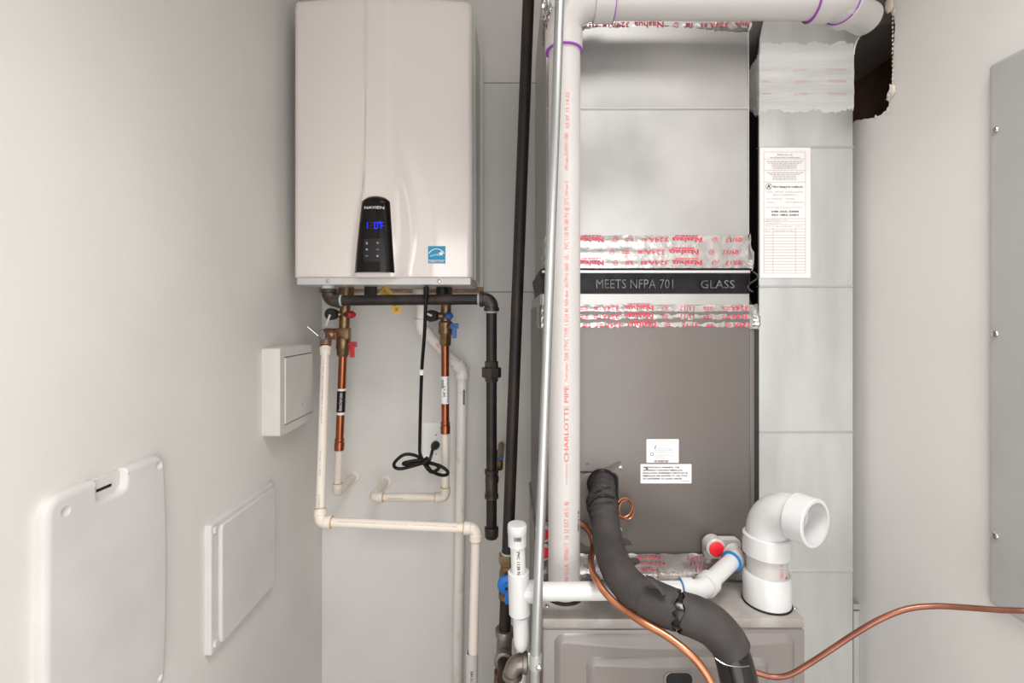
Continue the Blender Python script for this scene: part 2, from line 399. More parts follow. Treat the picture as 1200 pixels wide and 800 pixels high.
# rim back to the casing
rim = [k for k in range(colsn + 1)] + [(i * (colsn + 1) + colsn) for i in range(1, rows + 1)] + [rows * (colsn + 1) + k for k in range(colsn - 1, -1, -1)] + [i * (colsn + 1) for i in range(rows - 1, 0, -1)]
base = len(v)
for r_ in rim: v.append((v[r_][0], v[r_][1] + .012, v[r_][2]))
for i in range(len(rim)):
    j = (i + 1) % len(rim); f.append((rim[i], rim[j], base + j, base + i))
f.append(tuple(range(base, base + len(rim))))
CP = MB().add(v, f).build('control_panel', 'gloss_black', HT, 50)
def cpy(px, py):                                       # point on the panel's front
    t = (319.5 - py) / 88.7; xl = 415 + 9.5 * t; xr = 462.5 - 5.5 * t; b = 1 - abs(2 * (px - xl) / (xr - xl) - 1) ** 3.2
    p = P(px, py, 1.18); p.y = hfront(p.x, p.z) + .002 - (.004 + .014 * b); return p
def cptext(body, px, py, h, width, m, name):
    mb = text(MB(), body, (0, 0, 0), XV, ZV, -YV, h, width); c = P(px, py, 1.18); vv = []
    for q in mb.v:
        x = c.x + q[0]; pxx = 600 + x * FPX / 1.18; p = cpy(pxx, py); vv.append((x, p.y - .0008, c.z + q[2]))
    mb.v = vv; return mb.build(name, m, CP, flat=True)
cptext('NAVIEN', 440.8, 245, .0068, .048, 'label', 'brand_lettering')
pad = MB()
for i in range(13):
    for j in range(2):
        px = 428.5 + 21 * i / 12; p = cpy(px, 281 + 26.5 * j); pad.v.append((p.x, p.y - .0007, P(0, 281 + 26.5 * j, 1.18).z))
pad.f = [(2 * i, 2 * i + 2, 2 * i + 3, 2 * i + 1) for i in range(12)]
pad.build('button_pad', 'btn_black', CP)
def icon(px, py, kind):
    mb = MB(); p = cpy(px, py); o = Vector((p.x, p.y - .0012, P(0, py, 1.18).z)); s = .0032
    if kind in '+-': quad(mb, o, XV, ZV, -YV, -s, s, -s * .22, s * .22)
    if kind == '+': quad(mb, o, XV, ZV, -YV, -s * .22, s * .22, -s, s)
    if kind == 'o': mb.add([o + XV * s * .8 * math.cos(a) + ZV * s * .8 * math.sin(a) for a in [k * math.pi / 5 for k in range(10)]], [tuple(range(10))])
    if kind == 'A': mb.add([o + XV * s * a + ZV * s * b for a, b in ((-.8, -1), (.8, -1), (.5, .1), (0, 1.3), (-.5, .1))], [(0, 1, 2, 3, 4)])
    mb.build('button_mark', 'inkl', CP, flat=True)
for a in ((432.7, 286, 'A'), (445.3, 286, '+'), (432.7, 293.5, 'o'), (445.3, 293.5, '-'), (432.7, 301, '-'), (445, 301, 'o')): icon(*a)
def seg7(ch, cx, w_, lit):
    on = {'1': 'bc', '2': 'abged', '0': 'abcdef', 'F': 'aefg', 'o': 'abfg'}[ch]; mb = MB(); h = .0075 if ch != 'o' else .004; dz = 0 if ch != 'o' else .0055
    c = cpy(cx, 266); z = P(0, 266, 1.18).z + dz; o = Vector((c.x, c.y - .001, z)); t = .0009
    R = dict(a=(-w_, w_, h - t, h + t), g=(-w_, w_, -t, t), d=(-w_, w_, -h - t, -h + t), b=(w_ - t, w_ + t, 0, h), c=(w_ - t, w_ + t, -h, 0), f=(-w_ - t, -w_ + t, 0, h), e=(-w_ - t, -w_ + t, -h, 0))
    for k in on: quad(mb, o, XV, ZV, -YV, *R[k])
    mb.build('display_digit', 'led' if lit else 'leddim', CP, flat=True)
seg7('1', 432.3, .0022, 1); seg7('2', 437.8, .0032, 0); seg7('0', 443.4, .0036, 1); seg7('o', 447.4, .0016, 1); seg7('F', 450.3, .0030, 1)
# energy label
ec = P(511, 297.8, 1.19); ec.y = hfront(ec.x, ec.z); ew = .0216
EL = MB().slab(ec - XV * ew - ZV * ew * 1.0 - YV * .0006 + YV * .0012, XV, ZV, -YV, ew * 2, ew * 2.0, .0016).build('energy_label', 'es', HT)
eb = MB(); eo = ec - YV * .0012
for k in range(16):
    a0, a1 = math.radians(20 + 140 * k / 16), math.radians(20 + 140 * (k + 1) / 16)
    eb.add([eo + XV * r_ * math.cos(a) * 1.02 + ZV * (r_ * math.sin(a) * .9 - .003) for a, r_ in ((a0, .0205), (a1, .0205), (a1, .0187), (a0, .0187))], [(0, 1, 2, 3)])
text(eb, 'energy', eo - XV * .004 + ZV * .0 , (.97, 0, .2), (-.3, 0, 1), -YV, .0045, .026)
star = [eo + XV * (.0115 + r_ * math.sin(k * math.pi / 5)) + ZV * (.003 + r_ * math.cos(k * math.pi / 5)) - YV * .0004 for k in range(10) for r_ in ((.0075 if k % 2 == 0 else .0032),)]
eb.add(star, [tuple(range(10))])
quad(eb, eo, XV, ZV, -YV, -ew, ew, -.0142, -.0132)
text(eb, 'ENERGY STAR', eo - ZV * .0172, XV, ZV, -YV, .0042, .036)
eb.build('label_print', 'label', EL, flat=True)
# connections under the heater
for nm, px, d, r_, m, y1_ in (('gas_inlet', 385, 1.21, .0165, 'dope', 341.5), ('port_cap', 518.5, 1.30, .017, 'black', 349), ('water_inlet', 406, 1.34, .021, 'brass', 345), ('water_outlet', 523, 1.34, .017, 'brass', 345)):
    a = P(px, y1_, d); MB().cyl(a, (a.x, a.y, bz0 + (.0004 if nm == 'gas_inlet' else .008)), r_, n=18, ch=.001).build(nm, m, HT)
c = P(434.5, 344.5, 1.28); MB().box(c - Vector((.0145, .012, .012)), (c.x + .0145, c.y + .012, bz0 + .006), .002).build('service_port', 'black', HT)
c = P(493, 343, 1.33); MB().lathe((c.x, c.y, P(0, 352, 1.33).z), ZV, [(0, .0165), (.012, .0165), (.013, .022), (.03, .022), (.034, .0175), (.055, .0175)]).build('condensate_outlet', 'translucent', HT)

# ================================================================== WHITE WALL BOXES (left wall)
def wall_slab(d0, d1, za, zb, t0, t1, rad, bev):          # slab on the left wall: spans distance d0..d1, height za..zb
    return MB().slab((XL + t0, d0, za), YV, ZV, XV, d1 - d0, zb - za, t1 - t0, rad, bev)
sb = thing('wall_box', 'small white surface box with a flush door on the wall left of the pipes', 'wall box', (XL, 1.21, 1.1255))
wall_slab(1.122, 1.305, 1.1255, 1.334, 0, .042, .006, .003).build('body', 'boxw', sb)
dr = wall_slab(1.146, 1.302, 1.150, 1.309, .036, .0445, .003, .0015).build('door', 'boxw', sb)
wall_slab(1.144, 1.296, 1.3095, 1.3112, .038, .0424, 0, 0).build('door_gap', 'dark', sb)
wall_slab(1.144, 1.3045, 1.1478, 1.1492, .038, .0423, 0, 0).build('door_gap', 'dark', sb)
MB().cyl((XL + .044, 1.236, 1.182), (XL + .0452, 1.236, 1.182), .0014, n=8).build('door_mark', 'dark', dr)
sp = thing('access_hatch', 'square white access panel with plain raised door on the left wall', 'access panel', (XL, 1.03, .7595))
d0, d1, za, zb = .913, 1.15, .7595, 1.009
wall_slab(d0, d1, za, zb, 0, .0125, .004, .002).build('frame', 'access', sp)
for z_, s_ in ((za + .012, 1), (zb - .018, 1)):
    MB().box((XL + .010, d0 + .006, z_), (XL + .0165, d0 + .016, z_ + .012), .001, 1).build('hinge', 'access', sp)
wall_slab(d0 + .024, d1 - .002, za + .008, zb - .010, .010, .019, .008, .002).build('door', 'access', sp)
# big cover with bowed sides
bp_ = thing('access_cover', 'large white bowed plastic access cover with finger notch at its top', 'access cover', (XL, .69, .80))
d0, d1, za, zb = .588, .792, .802, 1.183; rad = .022; bow = .006
def cover_outline(ins):
    pts = []; r = rad
    for (cx, cy, a0) in ((d1 - r, za + r, -90), (d1 - r, zb - r, 0), (d0 + r, zb - r, 90), (d0 + r, za + r, 180)):
        for k in range(9):
            a = math.radians(a0 + 90 * k / 8); pts.append((cx + (r - ins) * math.cos(a), cy + (r - ins) * math.sin(a)))
        # bowed straight runs
        if a0 in (-90, 90):
            x = d1 - ins if a0 == -90 else d0 + ins
            for k in range(1, 10):
                t = k / 10; z = (za + r) + (zb - za - 2 * r) * (t if a0 == -90 else 1 - t)
                pts.append((x + (1 if a0 == -90 else -.3) * bow * (1 - (2 * t - 1) ** 2), z))
        elif a0 == 0:                                       # notch in the top edge
            c = .686; hw = .024; dp = .031
            for (y_, dz, r2) in ((c + hw + .004, 0, 0), (c + hw, .004, 0), (c + hw, dp - .01, 0), (c + hw - .003, dp - .003, 0), (c + hw - .01, dp, 0), (c - hw + .01, dp, 0), (c - hw + .003, dp - .003, 0), (c - hw, dp - .01, 0), (c - hw, .004, 0), (c - hw - .004, 0, 0)):
                if dz > 0: yy = y_ + (ins if y_ > c else -ins) * .7; zz = zb - max(dz + ins * .7, ins)
                else: yy = y_; zz = zb - ins
                pts.append((yy, zz))
    return pts
v = []; f = []; lay = [(0, 0), (.010, 0), (.014, .0012), (.0165, .004), (.0175, .008), (.0175, .0095)]
for h_, ins in lay: v += [(XL + h_ * .8, y_, z_) for y_, z_ in cover_outline(ins)]
n = len(v) // len(lay)
for i in range(len(lay) - 1):
    for k in range(n): f.append((i * n + k, i * n + (k + 1) % n, (i + 1) * n + (k + 1) % n, (i + 1) * n + k))
f += [tuple(reversed(range(n))), tuple(range((len(lay) - 1) * n, len(lay) * n))]
cov = MB().add(v, f).build('cover', 'access', bp_, 40)
cut = MB()
for (y_, z_) in ((.614, zb - .024), (.776, zb - .016), (.614, za + .022), (.776, za + .020)):
    cut.sweep([(Vector((XL + .0052 + .012 * (1 - math.cos(a)), y_, z_)), XV, max(.0001, .0074 * math.sin(a) if a < math.pi / 2 else .0074)) for a in [math.pi * k / 12 for k in range(13)]], 20)
cuto = cut.build('cutter', 'access'); md = cov.modifiers.new('b', 'BOOLEAN'); md.object = cuto; md.operation = 'DIFFERENCE'; md.solver = 'EXACT'
bpy.context.view_layer.update()
me_ = bpy.data.meshes.new_from_object(cov.evaluated_get(bpy.context.evaluated_depsgraph_get())); cov.modifiers.clear(); cov.data = me_; me_.shade_smooth(); me_.set_sharp_from_angle(angle=math.radians(28))
bpy.data.objects.remove(cuto)
nt_ = MB().box((XL, .664, zb - .034), (XL + .004, .709, zb - .001), .0015).build('notch_floor', 'access', bp_)
MB().box((XL + .0035, .667, zb - .0205), (XL + .0046, .695, zb - .0165)).build('notch_slot', 'dark', nt_)
em = scribble(MB(), (XL + .0141, .618, .938), (0, 0, -1), (0, 1, 0), XV, .030, .004, random.Random(4)); em.build('embossed_mark', 'access', bp_, flat=True)['kind'] = 'stuff'

# ================================================================== ELECTRIC PANEL (right wall)
ep = thing('electrical_panel', 'grey metal electrical panel cover on the right wall with dome screws', 'electrical panel', (XR, .55, .97))
dA, dB = .742 - .37, .742; zA, zB = CZ + (HY - 706) * .742 / FPX, CZ + (HY - 77) * .742 / FPX
MB().slab((XR, dA, zA), YV, ZV, -XV, dB - dA, zB - zA, .010, .006, .004).build('cover', 'panel', ep)
MB().slab((XR - .009, dA + .08, zA + .05), YV, ZV, -XV, dB - dA - .16, zB - zA - .1, .004, .004, .002).build('door', 'panel', ep)
for py in (153, 391, 627): screw(ep, (XR - .0105, dB - .0105, CZ + (HY - py) * .733 / FPX), -XV, .0052)

# ================================================================== SHEET METAL: duct, plenum
DD = 1.02; dxl, dxr = P(889.5, 0, DD).x, P(999.5, 0, DD).x; ddep = .36
DU = thing('sheet_metal_duct', 'tall galvanised duct in the right corner turning into the wall hole', 'duct', ((dxl + dxr) / 2, DD + ddep / 2, 0))
cuts = [0, P(0, 668, DD).z, P(0, 505, DD).z, P(0, 335, DD).z, P(0, 172, DD).z, P(0, 82, DD).z]
for i in range(5):
    MB().box((dxl, DD, cuts[i]), (dxr, DD + ddep, cuts[i + 1]), .0006, 1).build('duct_section', 'galvd', DU)
for i in range(1, 5):
    MB().box((dxl - .001, DD - .0022, cuts[i] - .003), (dxr + .001, DD + .01, cuts[i] + .0012), .0009, 1).build('joint_cleat', 'galve', DU)
zt = P(0, 65, DD).z; rt = .068; cx, cz_ = dxr + rt, zt; RH = rt + (dxr - dxl); zb_ = cuts[5]
pts = [(dxl, zb_), (dxr, zb_), (dxr, zt)]
for k in range(1, 9):
    a = math.pi - math.pi / 2 * k / 8; pts.append((cx + rt * math.cos(a), cz_ + rt * math.sin(a)))
pts += [(cx + .12, cz_ + rt), (cx + .12, cz_ + RH)]
for k in range(13):
    a = math.pi / 2 + math.pi / 2 * k / 12; pts.append((cx + RH * math.cos(a), cz_ + RH * math.sin(a)))
MB().prism([(x, DD + .0006, z) for x, z in pts], (0, ddep - .001, 0)).build('duct_elbow', 'galvd', DU, 30)
# raised seam edges of the elbow
ed1 = []
for k in range(11):
    a = math.pi - math.pi / 2 * k / 10; ed1.append(Vector((cx + (rt - .001) * math.cos(a), DD - .001, cz_ + (rt - .001) * math.sin(a))))
MB().sweep([(p, (ed1[min(i + 1, 10)] - ed1[max(i - 1, 0)]), .0022) for i, p in enumerate(ed1)], 8).build('elbow_seam', 'galve', DU)
ed2 = [Vector((dxl + .001, DD - .001, zb_ + .03))]
for k in range(8):
    a = math.pi - math.pi / 2 * k / 12; ed2.append(Vector((cx + (RH + .000) * math.cos(a), DD - .001, cz_ + RH * math.sin(a))))
MB().sweep([(p, (ed2[min(i + 1, 8)] - ed2[max(i - 1, 0)]), .0018) for i, p in enumerate(ed2)], 8).build('elbow_seam', 'galve', DU)
# mastic painted over foil-taped joint (wraps on to the left side)
rm = random.Random(11); nx = 60; v = []; f = []
zT, zB_ = P(0, 50, DD).z, P(0, 131, DD).z; nzm = 14
for i in range(nx + 1):
    s_ = i / nx * (.05 + (dxr - dxl) + .002) - .05       # negative = left side
    jt, jb = rm.uniform(-.003, .003) + .003 * math.sin(i * .5), rm.uniform(-.004, .003) + .004 * math.sin(i * .33 + 1)
    for j in range(nzm + 1):
        t = j / nzm; z = zB_ + jb + (zT + jt - zB_ - jb) * t
        if s_ < 0: z = z - .012 + (.5 - t) * .06 * (-s_ / .05)
        pr = .0018 + .0012 * max(0, math.sin(t * 26)) * (1 if .18 < t < .68 else .2) + rm.uniform(-.0002, .0002)
        if j in (0, nzm) or i in (0,): pr = -.0004
        lx = dxl
        if z > zt: lx = cx - math.sqrt(max(RH * RH - (z - zt) ** 2, 0)) 
        if s_ < 0: v.append((lx - pr, DD - s_ - .001, z))
        else: v.append((min(lx + s_ - .001, dxr + .001) , DD - pr, z))
for i in range(nx):
    for j in range(nzm):
        a = i * (nzm + 1) + j; f.append((a, a + 1, a + nzm + 2, a + nzm + 1))
MS = MB().add(v, f).build('mastic_band', 'mastic', DU, 60); MS['label'] = 'off-white mastic brushed over taped joint'
tb = MB()
for py in (83, 96.5, 111):
    text(tb, 'Nashua', P(979, py, DD) - YV * .0040, -XV, -ZV, -YV, .0055, .04); text(tb, '10/17', P(937, py, DD) - YV * .0040, -XV, -ZV, -YV, .0055, .028)
    text(tb, '324A', P(897, py, DD) - YV * .0040, -XV, -ZV, -YV, .004, .02)
tb.build('printed_text', 'redf', MS, flat=True)
v = []; f = []
for k in range(31):
    z = P(0, 362, DD).z + (P(0, -20, DD).z - P(0, 362, DD).z) * k / 30; lx = dxl if z < zt else cx - math.sqrt(max(RH * RH - (z - zt) ** 2, 0))
    for y_ in (DD + .003, DD + .2): v += [(lx - .0009, y_, z)]
for k in range(30): f.append((2 * k, 2 * k + 1, 2 * k + 3, 2 * k + 2))
BLn = MB().add(v, f).build('black_plastic_liner', 'wrap', DU); BLn['label'] = 'shiny black plastic liner on the side facing the plenum'
# service sticker
so = P(889.5, 325.5, DD); sw = P(948.7, 0, DD).x - so.x; sh = P(0, 171.5, DD).z - so.z; so = so - YV * .0006
ST = MB().slab(so + XV * .0008, XV, ZV, -YV, sw, sh, .0012).build('service_sticker', 'paper', DU); ST['label'] = 'white service record sticker with printed table'
def spt(px, py): return P(px, py, DD) - YV * .0020
b1, b2, b3 = MB(), MB(), MB(); pxm = DD / FPX
def hl(mb, xa, xb, y, t=.35): p = spt(xa, y); quad(mb, p, XV, ZV, -YV, 0, (xb - xa) * pxm, -t * pxm / 2, t * pxm / 2)
def vl(mb, x, ya, yb, t=.35): p = spt(x, yb); quad(mb, p, XV, ZV, -YV, -t * pxm / 2, t * pxm / 2, 0, (yb - ya) * pxm)
xa, xb = 894.6, 943.2
for y in (178.5, 186.5, 200, 213.5, 256.3, 259.5, 263.3, 268.3): hl(b3, xa, xb, y)
for k in range(15): hl(b3, xa, xb, 272 + 3.43 * k)
for x, y in ((xa, 178.5), (xb, 178.5), (905.2, 263.3), (931.5, 263.3)): vl(b3, x, y, 320.2)
def stx(mb, s_, x, y, h, wpx, al=.5, bold=0): text(mb, s_, spt(x, y), XV, ZV, -YV, h * pxm, wpx * pxm, al, bold)
stx(b1, 'Before you call', 919, 181.5, 1.5, 17); stx(b1, 'check these basic trouble spots', 919, 184.7, 1.5, 35)
rs = random.Random(5)
for k in range(5): scribble(b2, spt(919, 189.5 + 2 * k), XV, ZV, -YV, (42, 40, 30, 30, 28)[k] * pxm, .8 * pxm, rs); scribble(b2, spt(919, 202.6 + 2 * k), XV, ZV, -YV, (42, 36, 28, 28, 28)[k] * pxm, .8 * pxm, rs)
for k in range(20):
    a0, a1 = k * math.pi / 10, (k + 1) * math.pi / 10; o_ = spt(900.1, 218.7)
    b1.add([o_ + (XV * math.cos(a) + ZV * math.sin(a)) * r_ * pxm - YV * .0004 for a, r_ in ((a0, 3.6), (a1, 3.6), (a1, 3.15), (a0, 3.15))], [(0, 1, 2, 3)])
b1.add([spt(900.1 + a, 218.7 + b) - YV * .0004 for a, b in ((-2.2, 1.8), (-1, 1.6), (.2, .2), (1, 1.8), (2, 2), (1, -.4), (1.8, -1.2), (-.6, -2), (-.8, -.2))], [tuple(range(9))])
stx(b1, "Wise's Heating & Air Condition Inc.", 922.6, 219, 2.3, 35.5, .5, .00012)
stx(b2, 'SALES - SERVICE - INSTALLATIONS', 919, 225.2, 1.5, 42); stx(b2, 'SERVICE AGREEMENTS', 919, 228.6, 1.5, 28)
stx(b2, '- Air Conditioning', 896.6, 233, 1.6, 19, 0); stx(b2, '- Plumbing', 918.5, 233, 1.6, 11.5, 0); stx(b2, '- Heating', 896.6, 237, 1.6, 9.5, 0); stx(b2, '- Service Agreements', 918.5, 237, 1.6, 22.5, 0)
stx(b2, 'If you are unable to locate the trouble CALL', 918.5, 243.2, 1.4, 43)
stx(b1, '240-355-5008', 919, 248, 2.0, 32, .5, .0003); stx(b1, '301-482-5001', 919, 252, 2.0, 31.5, .5, .0003)
stx(b2, 'SERVICE POLICY TYPE', 897, 258, 1.3, 25, 0); stx(b2, 'MODEL/SERIAL#', 897, 261.6, 1.3, 18, 0)
stx(b2, 'DATE', 897, 265.5, 1.4, 6, 0); stx(b2, 'SERVICE RECORD', 908, 265.5, 1.4, 20, 0); stx(b2, 'TECH', 933, 265.5, 1.4, 6, 0)
stx(b2, '9/17', 896, 270.3, 1.6, 6, 0); stx(b2, 'Installed sys', 907, 270.3, 1.6, 23, 0)
b1.build('printed_text', 'ink', ST, flat=True); b2.build('printed_text', 'inkl', ST, flat=True); b3.build('printed_rules', 'inkr', ST, flat=True)

# ---- foil tape
def tape(parent, xa, xb, z0, z1, D, seed, wrapR=.02, wrapL=.05, amp=.0006, depth_end=.012, strips=3, flare=.008):
    """crinkled foil strip across a cabinet front, wrapped round both sides"""
    r = random.Random(seed); v = []; f = []; stations = []
    L = wrapL
    k = 0
    while L > 0.0005: stations.append((xa - .001, D + L)); L -= .008
    nn = int((xb - xa) / .006)
    for i in range(nn + 1): stations.append((xa + (xb - xa) * i / nn, D))
    for d_, o in ((.004, .002), (.008, .006), (.009, .012), (.006, .018), (.001, .026)): stations.append((xb + d_ * flare / .008, D + o - .003))
    m = 4 * strips + 1
    for i, (x, y) in enumerate(stations):
        e0, e1 = r.uniform(-.001, .001), r.uniform(-.001, .001); end = 1 if x > xb else 0
        for j in range(m):
            t = j / (m - 1); z = z0 + e0 + (z1 - z0 + e1 - e0) * t
            rid = .0016 * (1 - abs(2 * ((t * strips) % 1.0) - 1)) * (1 if t < 1 else 0)
            a = amp * (1 + 3.5 * end) * r.uniform(-1, 1)
            if y > D + .003 and x < xa + .01: v.append((x - rid - .001 + a, y, z))
            else: v.append((x + (a if end else 0) + end * .004 * math.sin(t * 5), y - .0012 - rid + a - end * .002, z + (a * 1.5 if end else 0)))
    for i in range(len(stations) - 1):
        for j in range(m - 1):
            q = i * m + j; f.append((q, q + 1, q + m + 1, q + m))
    return MB().add(v, f).build('foil_tape', 'foil', parent, 22)
def tape_print(tp, D, rows, items, lo, tone='red'):
    mb = MB()
    for (py, off) in rows:
        for s_, xr_, w_ in items:
            x = xr_ + off; p = P(x, py, D) - YV * .0034
            if x - w_ < lo: continue
            if s_ == 'UL':
                c = p
                for q in range(12):
                    a0, a1 = q * math.pi / 6, (q + 1) * math.pi / 6
                    mb.add([c + (XV * math.cos(a) + ZV * math.sin(a)) * r_ - YV * .0004 for a, r_ in ((a0, .0052), (a1, .0052), (a1, .0042), (a0, .0042))], [(0, 1, 2, 3)])
                text(mb, 'UL', c, -XV, -ZV, -YV, .0042, .004); continue
            if s_ == '=':
                for dz in (.002, -.002): scribble(mb, p + ZV * dz - XV * w_ / 2 * D / FPX, XV, ZV, -YV, w_ * D / FPX, .002, random.Random(int(x))); 
                continue
            text(mb, s_, p, -XV, -ZV, -YV, .0112 if s_ == 'Nashua' else .0100, w_ * D / FPX, 0, .0004 if s_ == 'Nashua' else 0)
            if s_ == 'Nashua': scribble(mb, p + ZV * .0085 - XV * w_ / 2 * D / FPX, XV, ZV, -YV, w_ * .8 * D / FPX, .0018, random.Random(int(x)))
    return mb.build('printed_text', tone, tp, flat=True)

PD = .96; pxl, pxr = P(640, 0, PD).x, P(876.5, 0, PD).x; pz0, pz1 = P(0, 316, PD).z, P(0, -60, PD).z
PL = thing('supply_plenum', 'galvanised sheet metal plenum above the coil cabinet', 'plenum', ((pxl + pxr) / 2, PD + .2, pz0))
zc = P(0, 127.5, PD).z
MB().box((pxl, PD, pz0), (pxr, PD + .45, zc), .0008, 1).build('lower_sheet', 'galv', PL)
# upper sheet, slightly folded (cross-broken) plane
v = []; f = []
nxp, nzp = 18, 14
for i in range(nxp + 1):
    for j in range(nzp + 1):
        s_, t = i / nxp, j / nzp; y = PD - .0016 - .0035 * math.sin(math.pi * s_) * math.sin(math.pi * t) ** .7 + .004 * t
        v.append((pxl + (pxr - pxl) * s_, y, zc + (pz1 - zc) * t))
for i in range(nxp):
    for j in range(nzp):
        q = i * (nzp + 1) + j; f.append((q, q + 1, q + nzp + 2, q + nzp + 1))
MB().add(v, f).build('upper_sheet', 'galv', PL, 60)
MB().box((pxl, PD + .004, zc), (pxr, PD + .45, pz1), .0008, 1).build('upper_box', 'galv', PL)
MB().box((pxl, PD - .003, zc - .0012), (pxr, PD + .002, zc + .0012), .0008, 1).build('fold_line', 'galve', PL)
MB().box((pxr - .0008, PD - .0025, P(0, 275, PD).z), (pxr + .0014, PD + .01, pz1), .0006, 1).build('corner_edge', 'galve', PL)
t1 = tape(PL, pxl, pxr, P(0, 318, PD).z, P(0, 276, PD).z, PD, 1, wrapL=.1)
tape_print(t1, PD, ((281, 0), (295.5, -4), (308, 0)), (('09/17', 869, 19), ('UL', 837, 9), ('Nashua', 822, 34), ('324A', 783, 23), ('=', 759, 8), ('=', 743, 10), ('UL', 721, 9), ('Nashua', 707, 28)), 676)
t2 = tape(PL, pxl, pxr, P(0, 37, PD).z, P(0, 14, PD).z, PD, 2, strips=2, wrapL=.06, flare=.003)
tape_print(t2, PD, ((30, 0),), (('hua', 877, 16), ('324A', 853, 22), ('=', 829, 8), ('=', 813, 10), ('UL', 792, 9), ('Nashua', 777, 34), ('324A', 737, 22), ('=', 714, 8), ('=', 700, 10)), 684)
# crumpled foil knot at the upper left corner
r = random.Random(8); bm = bmesh.new(); bmesh.ops.create_icosphere(bm, subdivisions=3, radius=1); bm.verts.index_update()
c = P(640.5, 13, .93); vs = [c + Vector((v_.co.x * .012, v_.co.y * .018, v_.co.z * .019)) * r.uniform(.72, 1.15) for v_ in bm.verts]
MB().add(vs, [[q.index for q in g.verts] for g in bm.faces]).build('foil_knot', 'foil', PL, 10); bm.free()

CD = .95; cxl, cxr = P(634.5, 0, CD).x, P(884.5, 0, CD).x; ftz = CZ + (HY - 725) * .809 / FPX
cz0, cz1 = ftz, P(0, 357, CD).z
# flexible connector between plenum and coil
FC = thing('flexible_connector', 'black fabric flexible duct connector printed MEETS NFPA 701', 'duct connector', ((cxl + cxr) / 2, CD + .2, cz1))
fz0, fz1 = P(0, 357, CD).z, P(0, 314, CD).z; v = []; f = []; r = random.Random(4)
ring = [(cxl + .004 + (cxr - cxl - .008) * i / 50, CD + .004) for i in range(51)] + [(cxr - .002, CD + .01 + .02 * k) for k in range(20)]
ring = [(cxl - .001, CD + .4 - .02 * k) for k in range(20)] + ring
for i, (x, y) in enumerate(ring):
    for j in range(9):
        t = j / 8; b = math.sin(math.pi * t); side = 1 if y > CD + .006 else 0
        k = r.uniform(-.001, .001)
        if side: v.append((x + (-1 if x < .2 else 1) * (-.005 * b + k), y, fz0 + (fz1 - fz0) * t))
        else: v.append((x, y + .010 * b + k, fz0 + (fz1 - fz0) * t))
for i in range(len(ring) - 1):
    for j in range(8):
        q = i * 9 + j; f.append((q, q + 1, q + 10, q + 9))
FF = MB().add(v, f).build('fabric_band', 'flex', FC, 60)
tm = MB(); text(tm, 'MEETS NFPA 701', P(745, 332, CD) + YV * .0085, XV, ZV, -YV, .0185, 91 * CD / FPX, .5, 0); text(tm, 'GLASS', P(843, 332.5, CD) + YV * .0085, XV, ZV, -YV, .0165, 40 * CD / FPX)
tm.build('printed_text', 'flextext', FF, flat=True)
MB().box((cxl + .001, CD - .001, P(0, 357.5, CD).z), (P(878, 0, CD).x, CD + .004, P(0, 344, CD).z), .001, 1).build('metal_edge_strip', 'galv', FC)
MB().box((cxl + .001, CD - .0015, P(0, 320, CD).z), (P(879, 0, CD).x, CD + .004, P(0, 316.5, CD).z), .001, 1).build('metal_edge_strip', 'galve', FC)
MB().box((cxl - .002, CD + .004, P(0, 357.5, CD).z), (cxl + .001, CD + .42, P(0, 344, CD).z), .001, 1).build('metal_edge_strip', 'galv', FC)
# torn plastic curl at the right
cl = [P(882 + 6 * math.sin(k * .9), 318 + 3.4 * k, .945) for k in range(8)]
MB().sweep(catmull(cl, .0018, 4), 6).build('torn_edge', 'wrap', FC)

# ================================================================== COIL CABINET
CO = thing('coil_cabinet', 'grey evaporator coil cabinet standing on the furnace', 'coil cabinet', ((cxl + cxr) / 2, CD + .25, ftz))
MB().box((cxl, CD + .0015, ftz), (cxr - .010, CD + .52, cz1), .002).build('body', 'coil', CO)
# front panel with opening for the line set
ox0, ox1, oz0, oz1 = P(676, 0, CD).x, P(724, 0, CD).x, P(0, 640, CD).z, P(0, 552, CD).z
fpz0 = P(0, 650, CD).z
MB().box((cxl + .001, CD - .002, fpz0), (cxr - .0105, CD + .003, cz1 - .012), .0015).build('front_panel', 'coil', CO)
MB().box((cxr - .009, CD + .001, ftz), (cxr, CD + .05, cz1 - .004), .0015).build('corner_flange', 'coil', CO)
MB().box((cxl, CD - .0025, fpz0 - .03), (cxr - .011, CD + .003, fpz0 - .002), .001).build('lower_panel', 'coil', CO)
pc = P(703, 571, CD)
MB().slab(P(678, 640, CD) - YV * .0026, XV, ZV, -YV, (724 - 678) * CD / FPX, (640 - 553) * CD / FPX, .0016, .022, .0006, 8).build('line_opening_plate', 'coil', CO)
MB().slab(P(676, 553, CD) - YV * .0030, XV, ZV, -YV, (715 - 676) * CD / FPX, .0022, .0014).build('opening_gap', 'dark', CO)
MB().slab(P(693, 590, CD) - YV * .0042, XV, ZV, -YV, 31 * CD / FPX, 37 * CD / FPX, .0016, .012, .0004, 6).build('line_opening', 'dark', CO)
sm = MB()
for k in range(7):
    p = P(712 + k * 2.2, 550 - k * 1.5, CD); rr = .010 - k * .0011
    sm.add([p - YV * (.0026 + .00012 * k) + XV * rr * 1.3 * math.cos(a) * random.uniform(.8, 1.2) + ZV * rr * .4 * math.sin(a) for a in [q * math.pi / 6 for q in range(12)]], [tuple(range(12))])
sm.build('scorch_mark', 'scorch', CO, flat=True)
ik = MB(); text(ik, 'N', P(688.5, 543, CD) - YV * .0021, (.9, 0, .35), (-.35, 0, .9), -YV, .006, .006); ik.build('ink_mark', 'ink', CO, flat=True)
for px, py in ((727, 547), (727, 620), (637, 548)): screw(CO, P(px, py, CD) - YV * .002, -YV, .0045)
